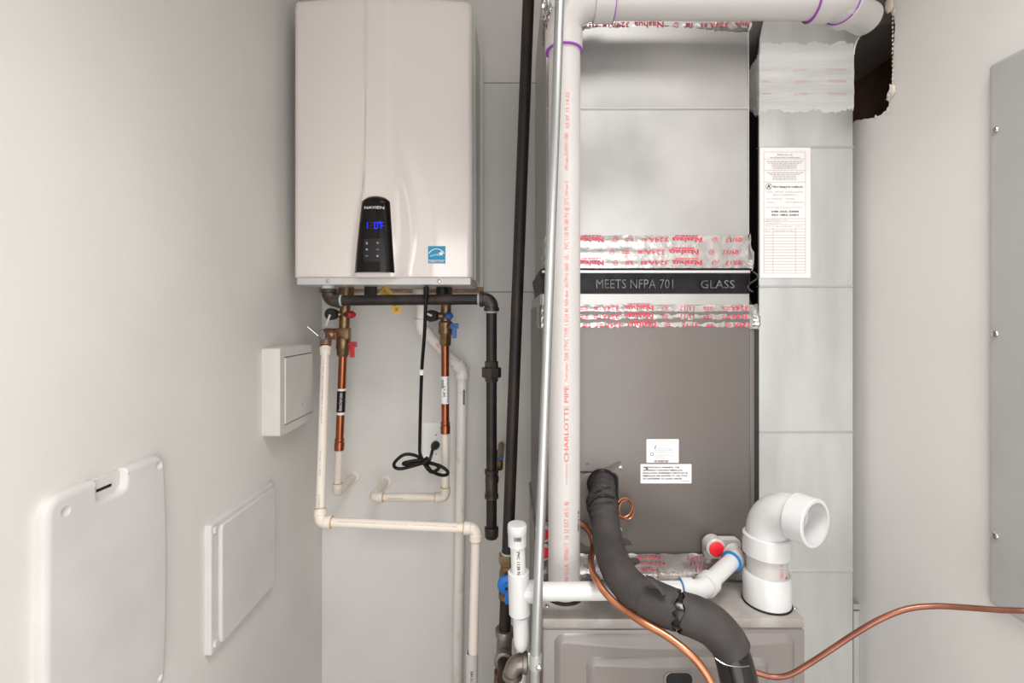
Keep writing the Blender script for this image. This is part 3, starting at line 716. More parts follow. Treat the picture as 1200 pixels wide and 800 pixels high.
c1 = MB().slab(P(757.2, 541.5, CD) - YV * .0022, XV, ZV, -YV, 37.6 * CD / FPX, 27.4 * CD / FPX, .0006, .0012).build('rating_label', 'label', CO)
lb = MB(); rr = random.Random(9)
for (y, w_, x) in ((516.5, 27, 776), (518.5, 27, 776), (520.6, 22, 774), (525, 22, 778), (527, 22, 778), (529, 22, 779), (532.7, 22, 777), (534.6, 12, 774), (536.5, 12, 774)):
    scribble(lb, P(x, y, CD) - YV * .0029, XV, ZV, -YV, w_ * CD / FPX, .0012, rr)
lb.build('printed_text', 'inkl', c1, flat=True)
lb = MB()
for k in range(20): quad(lb, P(766 + k * .85, 541, CD) - YV * .0029, XV, ZV, -YV, 0, rr.choice((.0006, .0010)), 0, .0045)
for k in range(12):
    a0, a1 = k * math.pi / 6, (k + 1) * math.pi / 6; o_ = P(763.6, 531.5, CD) - YV * .0033
    lb.add([o_ + (XV * math.cos(a) + ZV * math.sin(a)) * r_ for a, r_ in ((a0, .0035), (a1, .0035), (a1, .0025), (a0, .0025))], [(0, 1, 2, 3)])
lb.add([P(767 + a, 523.5 + b, CD) - YV * .003 for a, b in ((-.8, 2.2), (.3, 2), (1.4, -2), (.2, -2))], [(0, 1, 2, 3)])
lb.build('printed_text', 'ink', c1, flat=True)
c2 = MB().slab(P(750.2, 565.6, CD) - YV * .0022, XV, ZV, -YV, 59.5 * CD / FPX, 22.4 * CD / FPX, .0006, .0016).build('warning_label', 'label', CO)
lb = MB()
for k, (s_, w_) in enumerate((('PROPOSITION 65 WARNING: THIS', 42.5), ('APPLIANCE CONTAINS FIBERGLASS', 46), ('INSULATION. RESPIRABLE PARTICLES OF', 52.5), ('FIBERGLASS ARE KNOWN TO THE STATE', 52), ('OF CALIFORNIA TO CAUSE CANCER.', 46))):
    text(lb, s_, P(753, 546.8 + 3.3 * k, CD) - YV * .0029, XV, ZV, -YV, .0032, w_ * CD / FPX, 0, .00018)
scribble(lb, P(802, 563, CD) - YV * .0029, XV, ZV, -YV, 11 * CD / FPX, .0009, rr)
lb.build('printed_text', 'ink', c2, flat=True)
lb = MB().add([P(757 + a, 548 + b, CD) - YV * .0032 for a, b in ((-2, -1.8), (-.4, -2), (2.6, 1.2), (1.6, 2), (-.6, .6))], [(0, 1, 2, 3, 4)]); lb.build('burn_mark', 'scorch', c2, flat=True)
t3 = tape(CO, cxl, cxr - .004, P(0, 385, CD).z, P(0, 357, CD).z, CD, 3, wrapL=.12, flare=.012)
tape_print(t3, CD, ((361, -2), (371, -2), (381, 1)), (('324A', 878, 20), ('=', 857, 9), ('=', 836, 10), ('11/17', 815, 17), ('UL', 781, 9), ('Nashua', 767, 33), ('324A', 727, 20), ('=', 706, 8), ('=', 691, 9)), 676)
# tape sealing cabinet base to furnace, sloping forward
def base_tape(a, b, seed):
    r = random.Random(seed); v = []; f = []; n_ = 50
    for i in range(n_ + 1):
        x = a + (b - a) * i / n_
        for j in range(9):
            t = j / 8; k = r.uniform(-.0012, .0012)
            if t < .62: y, z = CD - .005, fpz0 + .004 - (fpz0 + .004 - ftz - .004) * t / .62
            else: y, z = CD - .007 - .022 * (t - .62) / .38, ftz + .0035
            v.append((x, y - .001 + k, z + k * .8 + .0012))
    for i in range(n_):
        for j in range(8):
            q = i * 9 + j; f.append((q, q + 1, q + 10, q + 9))
    return MB().add(v, f).build('foil_tape', 'foil', CO, 22)
t4 = base_tape(cxl - .002, P(877, 0, CD).x, 6)
mb = MB()
for py, xs in ((654, (760, 814)), (661, (765, 818)), (668, (757, 823))):
    text(mb, 'Nashua', P(xs[0], py, CD - .0085), -XV, -ZV, -YV, .0075, .05); text(mb, '11/17', P(xs[1], py, CD - .0085), -XV, -ZV, -YV, .0075, .028)
mb.build('printed_text', 'red', t4, flat=True)
# drain ports
dp = MB().slab(P(822.5, 651.5, CD - .006), XV, ZV, -YV, .072, .040, .012, .012, .002, 6).build('drain_port_block', 'pvc', CO)
c = P(833.5, 636.2, CD - .018)
MB().lathe(c, -YV, [(0, .0185), (.022, .0185), (.024, .0165)], 24).build('port_collar', 'pvc', dp)
MB().lathe(c - YV * .0235, -YV, [(0, .0142), (.002, .0142), (.003, .012)], 24).build('port_plug', 'redcap', dp)
for py in (620, 641):
    c = P(637, py, CD - .004); q = MB().lathe(c, -YV, [(0, .0165), (.02, .0165), (.022, .0150)], 24).build('drain_port', 'pvc', CO)
    MB().lathe(c - YV * .0215, -YV, [(0, .0105), (.002, .0105), (.003, .009)], 24).build('port_plug', 'redcap', q)

# ================================================================== FURNACE
FD = .809; fxl, fxr = P(636, 0, FD).x, P(943, 0, FD).x
FU = thing('furnace', 'grey gas furnace cabinet with embossed front door', 'furnace', ((fxl + fxr) / 2, FD + .3, 0))
MB().box((fxl + .002, FD + .002, .02), (fxr - .002, FD + .70, ftz - .002), .002).build('body', 'furn', FU)
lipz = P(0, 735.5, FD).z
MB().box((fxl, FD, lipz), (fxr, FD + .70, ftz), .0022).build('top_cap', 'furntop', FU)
dz1 = P(0, 737.5, FD).z
MB().box((fxl + .0005, FD - .001, .25), (fxr - .0005, FD + .004, dz1), .0016).build('door_sheet', 'furn', FU)
def emboss(px0, px1, py, zlow, y0, t, rad, bev, arch, name):
    """raised panel with softly arched top"""
    xa, xb, zt_ = P(px0, 0, FD).x, P(px1, 0, FD).x, P(0, py, FD).z; seg = 6
    def outl(ins, ar):
        pts = [(xa + ins, zlow + ins), (xb - ins, zlow + ins)]
        for k in range(seg + 1):
            a = math.pi / 2 * k / seg; pts.append((xb - rad + (rad - ins) * math.cos(a), zt_ - rad + (rad - ins) * math.sin(a)))
        for k in range(1, 12):
            s_ = k / 12; pts.append((xb - rad + (xa - xb + 2 * rad) * s_, zt_ - ins - ar * math.sin(math.pi * s_)))
        for k in range(seg + 1):
            a = math.pi / 2 + math.pi / 2 * k / seg; pts.append((xa + rad + (rad - ins) * math.cos(a), zt_ - rad + (rad - ins) * math.sin(a)))
        return pts
    lay = [(0, 0, 0), (t * .15, bev * .1, .05), (t * .5, bev * .5, .5), (t * .85, bev * .9, .92), (t, bev * 1.1, 1), (t, bev * 1.1 + .003, 1)]; v = []; f = []
    for h_, ins, q in lay: v += [(x, y0 - h_, z) for x, z in outl(ins, arch * q)]
    n = len(v) // len(lay)
    for i in range(len(lay) - 1):
        for k in range(n): f.append((i * n + k, i * n + (k + 1) % n, (i + 1) * n + (k + 1) % n, (i + 1) * n + k))
    m = (len(lay) - 1) * n; low = []
    for k in range(2, n): low.append(len(v)); v.append((v[m + k][0], v[m + k][1], zlow + .05))
    for k in range(2, n - 1): f.append((m + k, m + k + 1, low[k - 1], low[k - 2]))
    f.append(tuple([m, m + 1] + [low[0]] + low[1:]))
    return MB().add(v, f).build(name, 'furn', FU, 50)
emboss(649, 931, 741, .27, FD, .009, .018, .009, .011, 'door_panel')
emboss(686, 897, 765, .30, FD - .0085, .007, .016, .008, .004, 'door_inner_panel')
hs = MB().slab(P(777.5, 806, FD - .0153), XV, ZV, -YV, 36 * .79 / FPX, 20 * .79 / FPX, .003, .012, .0018, 8).build('handle_rim', 'furn', FU)
MB().slab(P(780.5, 804, FD - .0176), XV, ZV, -YV, 30.5 * .79 / FPX, 16 * .79 / FPX, .0012, .010, 0, 8).build('handle_slot', 'dark', hs)
for px, py in ((641, 710), (931, 712)):
    a = CZ - ftz; D = a * FPX / (py - HY); p = Vector(((px - 600) * D / FPX, D, ftz)); screw(FU, p, ZV, .0045)
# dark vent opening under the vent pipe
vp = Vector((P(661, 0, .88).x, .88, ftz))
MB().lathe(vp - ZV * .001, ZV, [(0, .036), (.002, .036), (.003, .034), (.003, .030)], 32).build('vent_gasket', 'dark', FU)

# ================================================================== VENT PIPE (vertical, then across the top)
VD = .88; vr = 18.6 * VD / FPX
VP = thing('vent_pipe', 'white PVC vent pipe with red print rising from furnace and turning across the top', 'vent pipe', vp)
xv = P(661.5, 0, VD).x; zh = P(0, 3, VD).z
R = .055; rhub = 22 * VD / FPX
cor = Vector((xv - .0015, VD, zh)); ex = P(968, 0, VD).x
pv = MB().cyl((vp.x, VD, ftz + .003), (xv, VD, zh - R - .02), vr, n=40).build('vertical_pipe', 'pvc', VP)
rg, t = elbow_rings(cor, ZV, XV, R, vr * 1.06, .036, rhub, 14)
el = MB().sweep(rg, 40).build('elbow', 'pvc', VP)
MB().lathe((xv - .0008, VD, zh - R - .0375), ZV, [(0, vr + .0008), (.0006, rhub - .0005), (.0025, rhub - .0005), (.003, vr)], 40).build('primer_ring', 'purple', el)
hp = MB().cyl((cor.x + R + .01, VD, zh), (ex, VD, zh), vr, n=40).build('horizontal_pipe', 'pvc', VP)
MB().lathe((cor.x + R + .0345, VD, zh), XV, [(0, vr), (.0006, rhub - .0005), (.0028, rhub - .0005), (.0034, vr + .0006)], 40).build('primer_ring', 'purple', el)
# fitting at the right end: hub, 45 degree bend to the back, second hub going into the wall
d2 = Vector((.88, .475, .0)).normalized(); c2_ = Vector((P(981, 0, VD).x, VD, zh))
rg, t = elbow_rings(c2_, XV, d2, .05, vr * 1.06, .034, rhub, 10, hub2=0)
e2 = MB().sweep(rg[:-1] + [(rg[-1][0] + d2 * .012, d2, vr * 1.06)], 40).build('angled_elbow', 'pvc', VP)
MB().lathe(c2_ - XV * (t + .0355), XV, [(0, vr + .0006), (.0006, rhub - .0005), (.0022, rhub - .0005), (.003, vr)], 40).build('primer_ring', 'purple', e2)
hq = rg[-1][0] + d2 * .004
h2 = MB().lathe(hq, d2, [(0, rhub * 1.04 - .001), (.001, rhub * 1.06), (.020, rhub * 1.06), (.022, vr), (.085, vr)], 40).build('wall_hub', 'pvc', VP)
MB().lathe(hq - d2 * .0012, d2, [(0, vr * 1.06), (.0003, vr * 1.06 + .0024), (.0025, vr * 1.06 + .0024), (.003, vr * 1.06)], 40).build('primer_ring', 'purple', h2)
bc = MB(); nn = Vector((.35, -.85, -.35)).normalized(); cb = P(999, 14, VD - .034)
for k in range(9): quad(bc, cb, XV * .97 + ZV * .0, ZV, Vector((.3, -.95, 0)).normalized(), -.010 + k * .0022, -.010 + k * .0022 + random.choice((.0008, .0014)), -.004, .004, .0012)
bc.build('barcode', 'inkl', e2, flat=True)
# red lettering up the pipe
ax = Vector((0, 0, 1)); tx = MB()
def vtext(s_, py0, py1, h, off, bold=0, m=None):
    mid = (py0 + py1) / 2; n_ = Vector((math.sin(off), -math.cos(off), 0)); z = P(0, mid, VD - vr).z
    fr_ = (z - ftz) / (zh - ftz); xc = vp.x + (xv - vp.x) * fr_
    o_ = Vector((xc, VD, z)) + n_ * vr
    text(tx if m is None else m, s_, o_, ZV, -n_.cross(ZV) if False else (ZV.cross(n_)) * -1 * -1 if False else Vector((-n_.y * -1, n_.x * 1, 0)) if False else Vector((n_.y, -n_.x, 0)), n_, h, (py0 - py1) * (VD - vr) / FPX, .5, bold, vr, .0005)
OFF = .02
vtext('IN U.S.A.  09/06/17  16 32 EXT #51L BJ', 681, 588, .0075, OFF)
vtext('CHARLOTTE PIPE', 541, 452, .0078, OFF, .0004)
vtext('www.charlottepipe.com', 568, 543, .003, OFF)
vtext('TrueFit System', 447, 425, .005, OFF); vtext('7200 2"PVC TYPE 1 SCH 40', 423, 361, .0072, OFF)
vtext('NSF-dwv  ASTM D 2665', 358, 308, .0065, OFF); vtext('UL  .  PVC 1120 PR 280 PSI @ 23°C', 304, 231, .0072, OFF)
vtext('NSF-pw G', 229, 212, .005, OFF); vtext('UPCode ASTM D 1785', 200, 156, .006, OFF); vtext('03 07 15 14:22', 150, 108, .006, OFF + .05)
tx.build('printed_text', 'redp', pv, flat=True)
t5 = MB(); vtext('500 U 1 B', 625, 602, .0045, .95, .0004, t5); t5.build('printed_text', 'ink', pv, flat=True)

# ================================================================== CONDUIT
KD = .765; ka, kb = P(657.5, -40, KD), P(624.5, 860, KD); kb = ka + (kb - ka) * ((ka.z - .0) / (ka.z - kb.z)); kr = 5.6 * KD / FPX
ka2 = kb + (ka - kb) * (ZC / ka.z)
CN = thing('steel_conduit', 'thin galvanised steel conduit leaning in front of the vent pipe', 'conduit', kb)
MB().cyl(kb, ka2, kr, n=24).build('tube', 'emt', CN)
kd = (ka2 - kb).normalized(); ks = kb + (ka2 - kb) * ((P(0, 774, KD).z) / ka2.z)
st = MB().lathe(ks - kd * .011, kd, [(0, kr + .0022), (.022, kr + .0022)], 24).build('strap', 'galve', CN)
MB().box(ks + Vector((-.012, .002, -.010)), ks + Vector((-.004, .0045, .010)), .0005, 1).build('strap_tab', 'galve', st)
screw(st, ks + Vector((.0045, -kr - .003, -.004)), -YV, .0048)

# ================================================================== PIPES LEFT OF THE FURNACE
# tall gas riser
GD = 1.09; gr = .0134
g0, g1 = P(591.5, 738, GD), P(620, -20, GD)
GR = thing('gas_riser', 'tall black iron pipe with a blue handled valve near the bottom', 'pipe', (g0.x, g0.y, 0))
gd = (g1 - g0).normalized()
def gp(py): return g0 + gd * ((P(0, py, GD).z - g0.z) / gd.z)
g2 = gp(0) + gd * ((ZC - gp(0).z) / gd.z)
MB().cyl(gp(650), g2, gr, n=24).build('upper_pipe', 'rusty', GR)
MB().cyl(gp(745), gp(688), gr, n=24).build('lower_pipe', 'rusty', GR)
vb = MB().lathe(gp(700), gd, [(0, .017), (.012, .017), (.014, .0145), (.03, .0175), (.06, .0175), (.07, .0145), (.085, .0145)], 24)
vb = vb.build('valve_body', 'brass', GR)
MB().lathe(gp(661), gd, [(0, .0195), (.002, .0205), (.022, .0205), (.024, .019)], 6).build('valve_nut', 'brass', vb, 20)
MB().lathe(gp(648.5), gd, [(0, .0155), (.004, .0155)], 24).build('sealant_ring', 'dope', vb)
hc_ = gp(676) - YV * .024
hd = MB().lathe(hc_, -YV, [(0, .0190), (.003, .0205), (.010, .0205), (.013, .017), (.014, .008)], 28).build('valve_handle', 'bluev', GR)
MB().slab(hc_ + Vector((-.0035, -.013, -.036)), XV, ZV, -YV, .009, .046, .009, .0035, .002).build('handle_lever', 'bluev', hd)
MB().cyl(hc_ - YV * .022, hc_ - YV * .024, .003, n=10).build('handle_screw', 'dark', hd)
te = gp(757)
TE = MB().lathe(te - gd * .042, gd, [(0, .0205), (.002, .0215), (.012, .0215), (.014, .0175), (.066, .0175), (.068, .0215), (.08, .0215), (.082, .0205)], 24)
TE.lathe(te - gd * .012, -YV, [(0, .0165), (.02, .0165), (.021, .0205), (.034, .0205), (.035, .0190)], 24)
TE = TE.build('tee', 'galvfit', GR)
MB().cyl(te - gd * .012 - YV * .03, te - gd * .012 - YV * .085, gr, n=20).build('tee_branch', 'rusty', TE)
MB().cyl(gp(768), (gp(768).x, GD, 0), gr, n=20).build('drop_pipe', 'rusty', GR)
MB().lathe(gp(802) , gd, [(0, .0195), (.002, .0205), (.030, .0205), (.032, .0195)], 20).build('coupling', 'rustfit', GR)
bq = te - gd * .012 - YV * .1
# foreground galvanised elbow
GEc = P(600.5, 776, .86)
GE = thing('galvanised_elbow', 'grey cast elbow fitting beside the conduit strap at the bottom edge', 'pipe fitting', (GEc.x, .86, 0))
rg, t = elbow_rings(GEc, ZV, XV, .018, .0152, .009, .0180, 10)
MB().sweep(rg, 28).build('elbow', 'galvfit', GE)
MB().cyl((GEc.x, .86, 0), (GEc.x, .86, GEc.z - .02), .0120, n=20).build('pipe', 'galvfit', GE)
MB().cyl((GEc.x + .024, .86, GEc.z), (GEc.x + .0276, .86, GEc.z), .0145, n=20).build('nipple', 'dark', GE)

# gas branch from heater
BD = 1.21; br_ = .0134
q0, q1, q2, q3 = P(385, 338, BD), P(385.5, 352, BD), P(576, 350.5, BD), P(575.5, 628, BD)
GB = thing('gas_line', 'black iron gas line running under the water heater and down to a cap', 'pipe', (q3.x, BD, q3.z))
R = .020
for c, da, db in ((q1, (q0 - q1) * -1, q2 - q1), (q2, q2 - q1, q3 - q2)):
    rg, t = elbow_rings(c, da, db, R, .0172, .010, .0195, 10); e = MB().sweep(rg, 24).build('elbow', 'malle', GB)
    dn = db.normalized(); MB().lathe(c + dn * (t + .009), dn, [(0, .0150), (.006, .0142)], 20).build('sealant_ring', 'dope', e)
    dn = da.normalized()
    if c is q2: MB().lathe(c - dn * (t + .015), dn, [(0, .0142), (.006, .0150)], 20).build('sealant_ring', 'dope', e)
d = (q2 - q1).normalized(); MB().cyl(q1 + d * .025, q2 - d * .025, br_, n=24).build('horizontal_pipe', 'rusty', GB)
zz = lambda py: P(0, py, BD).z
X = q2.x
MB().cyl((X, BD, zz(361)), (X, BD, zz(425)), br_, n=24).build('drop_pipe', 'iron', GB)
MB().cyl((X, BD, zz(444)), (X, BD, zz(552)), br_, n=24).build('drop_pipe', 'iron', GB)
MB().cyl((X, BD, zz(580)), (X, BD, zz(616)), br_, n=24).build('drop_pipe', 'iron', GB)
un = MB().lathe((X, BD, zz(447)), ZV, [(0, .0155), (.001, .0165), (.014, .0165)], 8)
un.lathe((X, BD, zz(442)), ZV, [(0, .0235), (.0015, .0245), (.024, .0245), (.0255, .0225)], 8)
un.lathe((X, BD, zz(430)), ZV, [(0, .0170), (.014, .0170), (.0155, .0155)], 8)
un.build('union', 'malle', GB, 20)
te = MB().lathe((X, BD, zz(583.5)), ZV, [(0, .0165), (.001, .0178), (.010, .0178), (.0115, .0160), (.062, .0160), (.0635, .0178), (.072, .0178), (.073, .0165)], 24)
te.lathe((X, BD, zz(566)), YV, [(0, .0155), (.024, .0155), (.025, .0180), (.036, .0180)], 20)
te = te.build('tee', 'malle', GB)
MB().cyl((X, BD + .03, zz(566)), (X, 1.474, zz(566)), .0120, n=18).build('branch_to_wall', 'iron', te)
MB().lathe((X, BD, zz(630)), ZV, [(0, .0145), (.004, .0172), (.020, .0178), (.026, .0178), (.028, .0160)], 24).build('end_cap', 'malle', GB)
c = P(585.5, 545, 1.27)
vv = thing('small_gas_valve', 'small brass valve with a blue top half hidden behind the gas line tee', 'valve', (c.x, 1.4, c.z))
MB().cyl((c.x, 1.27, c.z), (c.x, 1.474, c.z), .009, n=16).build('stub', 'brass', vv)
MB().lathe((c.x, 1.27, c.z - .012), ZV, [(0, .007), (.003, .009), (.020, .009), (.024, .007), (.03, .007)], 14).build('valve_body', 'brass', vv)
MB().box((c.x - .008, 1.262, c.z + .014), (c.x + .008, 1.278, c.z + .022), .002).build('valve_top', 'blue', vv)

# ================================================================== HOT / COLD SERVICE VALVES
def svalve(px0, px1, label, colour, capx, knobx, knoby, lev, cat='valve'):
    D = 1.34; a, b = P(px0, 342, D), P(px1, 420, D); d = (b - a).normalized()
    def at(py): return a + d * ((a.z - P(0, py, D).z) / -d.z)
    sv = thing('service_valve', label, cat, at(418))
    L = lambda y0_, y1_: (at(y0_) - at(y1_)).length
    MB().lathe(at(352), d, [(0, .0205), (L(352, 356), .0185), (L(352, 357), .0145), (L(352, 396), .0145)], 20).build('valve_stem_body', 'brass', sv)
    return sv, at, d
HV, hat, hd_ = svalve(405.5, 401.5, 'brass hot water service valve with red lever under the heater', 'redpl', 0, 0, 0, 0)
MB().lathe(hat(340), hd_, [(0, .0215), (.022, .0225), (.024, .020), (.036, .0195)], 20).build('union_nut', 'brass', HV)
MB().box(hat(397) - Vector((.0155, .0155, 0)), hat(384) + Vector((.0155, .0155, 0)), .003).build('branch_block', 'brass', HV)
MB().lathe(hat(394), hd_, [(0, .0165), (.005, .0195), (.034, .0195), (.037, .0175), (.050, .0165), (.056, .0135)], 20).build('ball_valve_body', 'brass', HV)
c = P(389.5, 368, 1.325); k = MB().lathe(c + YV * .012, -YV, [(0, .0150), (.026, .0165), (.028, .014)], 20).build('drain_cap', 'black', HV)
MB().cyl(c + Vector((.01, .008, 0)), hat(368), .009, n=14).build('drain_port', 'brass', HV)
MB().slab(c + Vector((-.014, -.0175, -.032)), Vector((.9, 0, -.3)), Vector((.35, 0, .94)), -YV, .006, .034, .0012, .002).build('cap_strap', 'translucent', k)
c = P(409.5, 368.5, 1.315); k = MB().lathe(c, Vector((.8, -.6, 0)), [(0, .010), (.012, .0105), (.014, .008), (.02, .0068), (.024, .0045)], 16).build('drain_knob', 'redpl', HV)
MB().cyl(c + Vector((-.02, .02, 0)), c, .008, n=12).build('knob_stem', 'brass', k)
c = P(413, 404, 1.31); k = MB().box(c + Vector((-.010, -.004, -.006)), c + Vector((.0125, .004, .0085)), .003).build('valve_lever', 'redpl', HV)
MB().slab(c + Vector((-.005, -.004, -.034)), XV, ZV, -YV, .0125, .034, .004, .003, .001).build('lever_blade', 'redpl', k)
MB().cyl(c + Vector((-.028, .028, 0)), c + Vector((-.006, .0, 0)), .007, n=12).build('lever_stem', 'brass', k)
CV, cat_, cd_ = svalve(523, 521.5, 'brass cold water service valve with blue lever under the heater', 'blue', 0, 0, 0, 0)
MB().lathe(cat_(338), cd_, [(0, .016), (.03, .0165), (.032, .015)], 20).build('union_nut', 'brass', CV)
MB().lathe(cat_(376), cd_, [(0, .0155), (.004, .0200), (.034, .0200), (.037, .0180)], 20).build('ball_valve_body', 'brass', CV)
MB().lathe(cat_(391), cd_, [(0, .0175), (.030, .0165), (.034, .0125)], 6).build('outlet_nut', 'brass', CV, 20)
c = P(508.5, 370, 1.325); k = MB().lathe(c + YV * .012, Vector((-.25, -1, 0)), [(0, .0150), (.026, .0165), (.028, .014)], 20).build('drain_cap', 'black', CV)
MB().cyl(c + Vector((.008, .008, 0)), cat_(370), .010, n=14).build('drain_port', 'brass', CV)
MB().slab(c + Vector((-.018, -.0175, .004)), Vector((.9, 0, -.4)), Vector((.4, 0, .9)), -YV, .016, .0055, .0012, .002).build('cap_strap', 'translucent', k)
c = P(524.5, 370, 1.312); k = MB().lathe(c, Vector((.55, -.83, 0)), [(0, .0105), (.012, .0108), (.014, .009), (.02, .0075), (.022, .005)], 16).build('drain_knob', 'blue', CV)
MB().cyl(c + Vector((-.01, .022, 0)), c, .008, n=12).build('knob_stem', 'brass', k)
c = P(532.5, 382.5, 1.31); k = MB().box(c + Vector((-.012, -.004, -.006)), c + Vector((.0115, .004, .0085)), .003).build('valve_lever', 'blue', CV)
MB().slab(c + Vector((-.006, -.004, -.032)), XV, ZV, -YV, .0130, .032, .004, .003, .001).build('lever_blade', 'blue', k)
MB().cyl(c + Vector((-.028, .028, 0)), c + Vector((-.008, .0, 0)), .007, n=12).build('lever_stem', 'brass', k)

# copper drops that turn to CPVC and into the wall
def drop(name, label, pxa, pya, pxc, pyc0, pyc1, wall_from, lab_y, labm):
    D = 1.345; a, b = P(pxa, pya, D), P(pxc, pyc1, D)
    t = thing(name, label, 'water pipe', b); return t, a, b, D
HPp, a, b, D = drop('hot_water_drop', 'copper and cream CPVC pipe below the red valve turning into the wall', 402, 415, 395.5, 0, 577, None, 0, 0)
d = (b - a).normalized(); at = lambda py: a + d * ((P(0, py, D).z - a.z) / d.z)
cp = MB().cyl(at(414), at(518), .0111, n=20).build('copper_pipe', 'copper', HPp)
MB().lathe(at(527), -d, [(0, .0135), (.020, .0138), (.023, .0118), (.026, .0132), (.03, .0132), (.034, .0112)], 20).build('copper_coupling', 'copper', HPp)
lb = MB().cyl(at(485.5), at(455), .0116, n=20).build('pipe_label', 'label', HPp)
MB().sweep([(at(482.5), -d, .0118), (at(457.5), -d, .0118)], 20).build('black_label_band', 'btn_black', lb)
lx = MB(); text(lx, 'Please Flush Lines', at(470) + Vector((.001, -.0118, 0)), -d, Vector((-1, 0, 0)), -YV, .005, .05, .5, 0, .0118, .0005); text(lx, 'Before Use', at(470) + Vector((.005, -.0112, 0)), -d, Vector((-1, 0, 0)), -YV, .003, .05, .5, 0, .0118, .0006); lx.build('printed_text', 'label', lb, flat=True)
run(HPp, [at(524), b, Vector((b.x, YB - .001, b.z))], .0111, 'cpvc', 'cpvc', .012, .0142, .014, 'cpvc_pipe', 'cpvc_elbow', .0132, 'gum')
MB().lathe((b.x, YB, b.z), -YV, [(0, .020), (.002, .020), (.004, .017), (.004, .011)], 24).build('wall_collar', 'cpvc', HPp)
CPp, a, b, D = drop('cold_water_drop', 'copper and cream CPVC pipe below the blue valve running left into the wall', 521.7, 400, 522, 0, 582.5, None, 0, 0)
d = (b - a).normalized(); at2 = lambda py: a + d * ((P(0, py, D).z - a.z) / d.z)
MB().cyl(at2(400), at2(500), .0111, n=20).build('copper_pipe', 'copper', CPp)
MB().lathe(at2(507.5), -d, [(0, .0135), (.020, .0138), (.023, .0118), (.026, .0132), (.03, .0132), (.034, .0112)], 20).build('copper_coupling', 'copper', CPp)
lb = MB().cyl(at2(472.5), at2(440.5), .0117, n=20).build('pipe_label', 'label', CPp)
lx = MB(); text(lx, '3/4" x 3', at2(458) + Vector((-.001, -.0117, 0)), -d, Vector((-1, 0, 0)), -YV, .006, .03, .5, .0003, .0117, .0005)
for k in range(10): quad(lx, at2(449) + Vector((-.006, -.0112, 0)), XV, ZV, -YV, -.003, .003, -.012 + k * .0025, -.0107 + k * .0025, .001)
lx.build('printed_text', 'ink', lb, flat=True)
MB().sweep([(at2(471) + Vector((.0085, -.0082, 0)), ZV, .0012), (at2(441.5) + Vector((.0085, -.0082, 0)), ZV, .0012)], 6).build('black_edge_band', 'btn_black', lb)
w0 = P(437.5, 582.5, D + .003)
run(CPp, [at2(504), b, w0, Vector((w0.x, YB - .001, w0.z))], .0111, 'cpvc', 'cpvc', .012, .0142, .016, 'cpvc_pipe', 'cpvc_elbow', .0132, 'gum')
MB().lathe((w0.x, YB, w0.z), -YV, [(0, .020), (.002, .020), (.004, .017), (.004, .011)], 24).build('wall_collar', 'cpvc', CPp)
lx = MB(); text(lx, 'FLOWGUARD GOLD 3/4', P(463, 584, D - .0115), XV, ZV, -YV, .003, .045); lx.build('printed_text', 'ink', CPp, flat=True)

# relief valve + discharge line
RV = thing('relief_valve', 'bronze relief valve with steel test lever beside the hot water valve', 'relief valve', P(382, 404, 1.30))
c = P(384, 391.5, 1.31); hb = hat(391); 
MB().cyl(c, Vector((hb.x - .012, hb.y, hb.z)), .0125, n=18).build('inlet_nipple', 'bronze', RV)
MB().lathe(P(395, 391, 1.33), XV, [(0, .0145), (.004, .0145)], 18).build('sealant_ring', 'dope', RV)
MB().lathe(P(390, 391.2, 1.322), XV, [(0, .0150), (.002, .0165), (.012, .0165), (.014, .0150)], 6).build('hex_nut', 'bronze', RV, 20)
MB().lathe(c + Vector((.018, .004, 0)), -XV, [(0, .013), (.008, .0165), (.022, .0168), (.030, .015)], 20).build('body', 'bronze', RV)
MB().lathe(P(381.5, 404.5, 1.295), (P(382.5, 391, 1.305) - P(381.5, 404.5, 1.295)), [(0, .0145), (.004, .0150), (.016, .0145), (.03, .013)], 20).build('outlet', 'bronze', RV)
MB().lathe(P(379.5, 392.5, 1.293), Vector((-.6, -.7, -.1)), [(0, .0165), (.006, .0165), (.009, .013), (.013, .005)], 20).build('test_dome', 'chrome', RV)
la, lb_ = P(373.5, 393.5, 1.265), P(360, 382, 1.255); dd = (lb_ - la)
MB().cyl(la, lb_, .0032, n=10, ch=.001).build('test_lever', 'chrome', RV)
RL = thing('relief_discharge_line', 'cream CPVC discharge line from the relief valve crossing in front of the wall', 'water pipe', P(555, 800, 1.12))
p0, p1, p2, p3 = P(381.5, 406, 1.29), P(375, 611, 1.12), P(558, 619, 1.12), P(554, 780, 1.12)
MB().lathe(P(381.3, 416.5, 1.283), (p0 - p1), [(0, .0130), (.002, .0142), (.014, .0142), (.0155, .0155), (.022, .0155), (.0235, .0125)], 20).build('threaded_adapter', 'cpvc', RL)
rr_ = run(RL, [p0, p1, p2, p3], .0112, 'cpvc', 'cpvc', .013, .0148, .016, 'cpvc_pipe', 'cpvc_elbow', .0134, 'gum')
lx = MB(); d = (p1 - p0).normalized(); s_ = Vector((1, 0, 0)); nn = d.cross(s_).normalized()
if nn.y > 0: nn = -nn
text(lx, 'CHARLOTTE PIPE 3/4', p0.lerp(p1, .22) + nn * .0112, -d, Vector((-1, 0, 0)), nn, .0042, .11, .5, 0, .0112, .0005)
text(lx, '3/4 CPVC 4120', p0.lerp(p1, .40) + nn * .0112, -d, Vector((-1, 0, 0)), nn, .0036, .07, .5, 0, .0112, .0005)
text(lx, 'IIIIIIIII', p0.lerp(p1, .90) + nn * .0112, -d, Vector((-1, 0, 0)), nn, .006, .03, .5, 0, .0112, .0005)
text(lx, 'SDR 11 100 PSI', p0.lerp(p1, .70) + nn * .0112, -d, Vector((-1, 0, 0)), nn, .0036, .06, .5, 0, .0112, .0005)
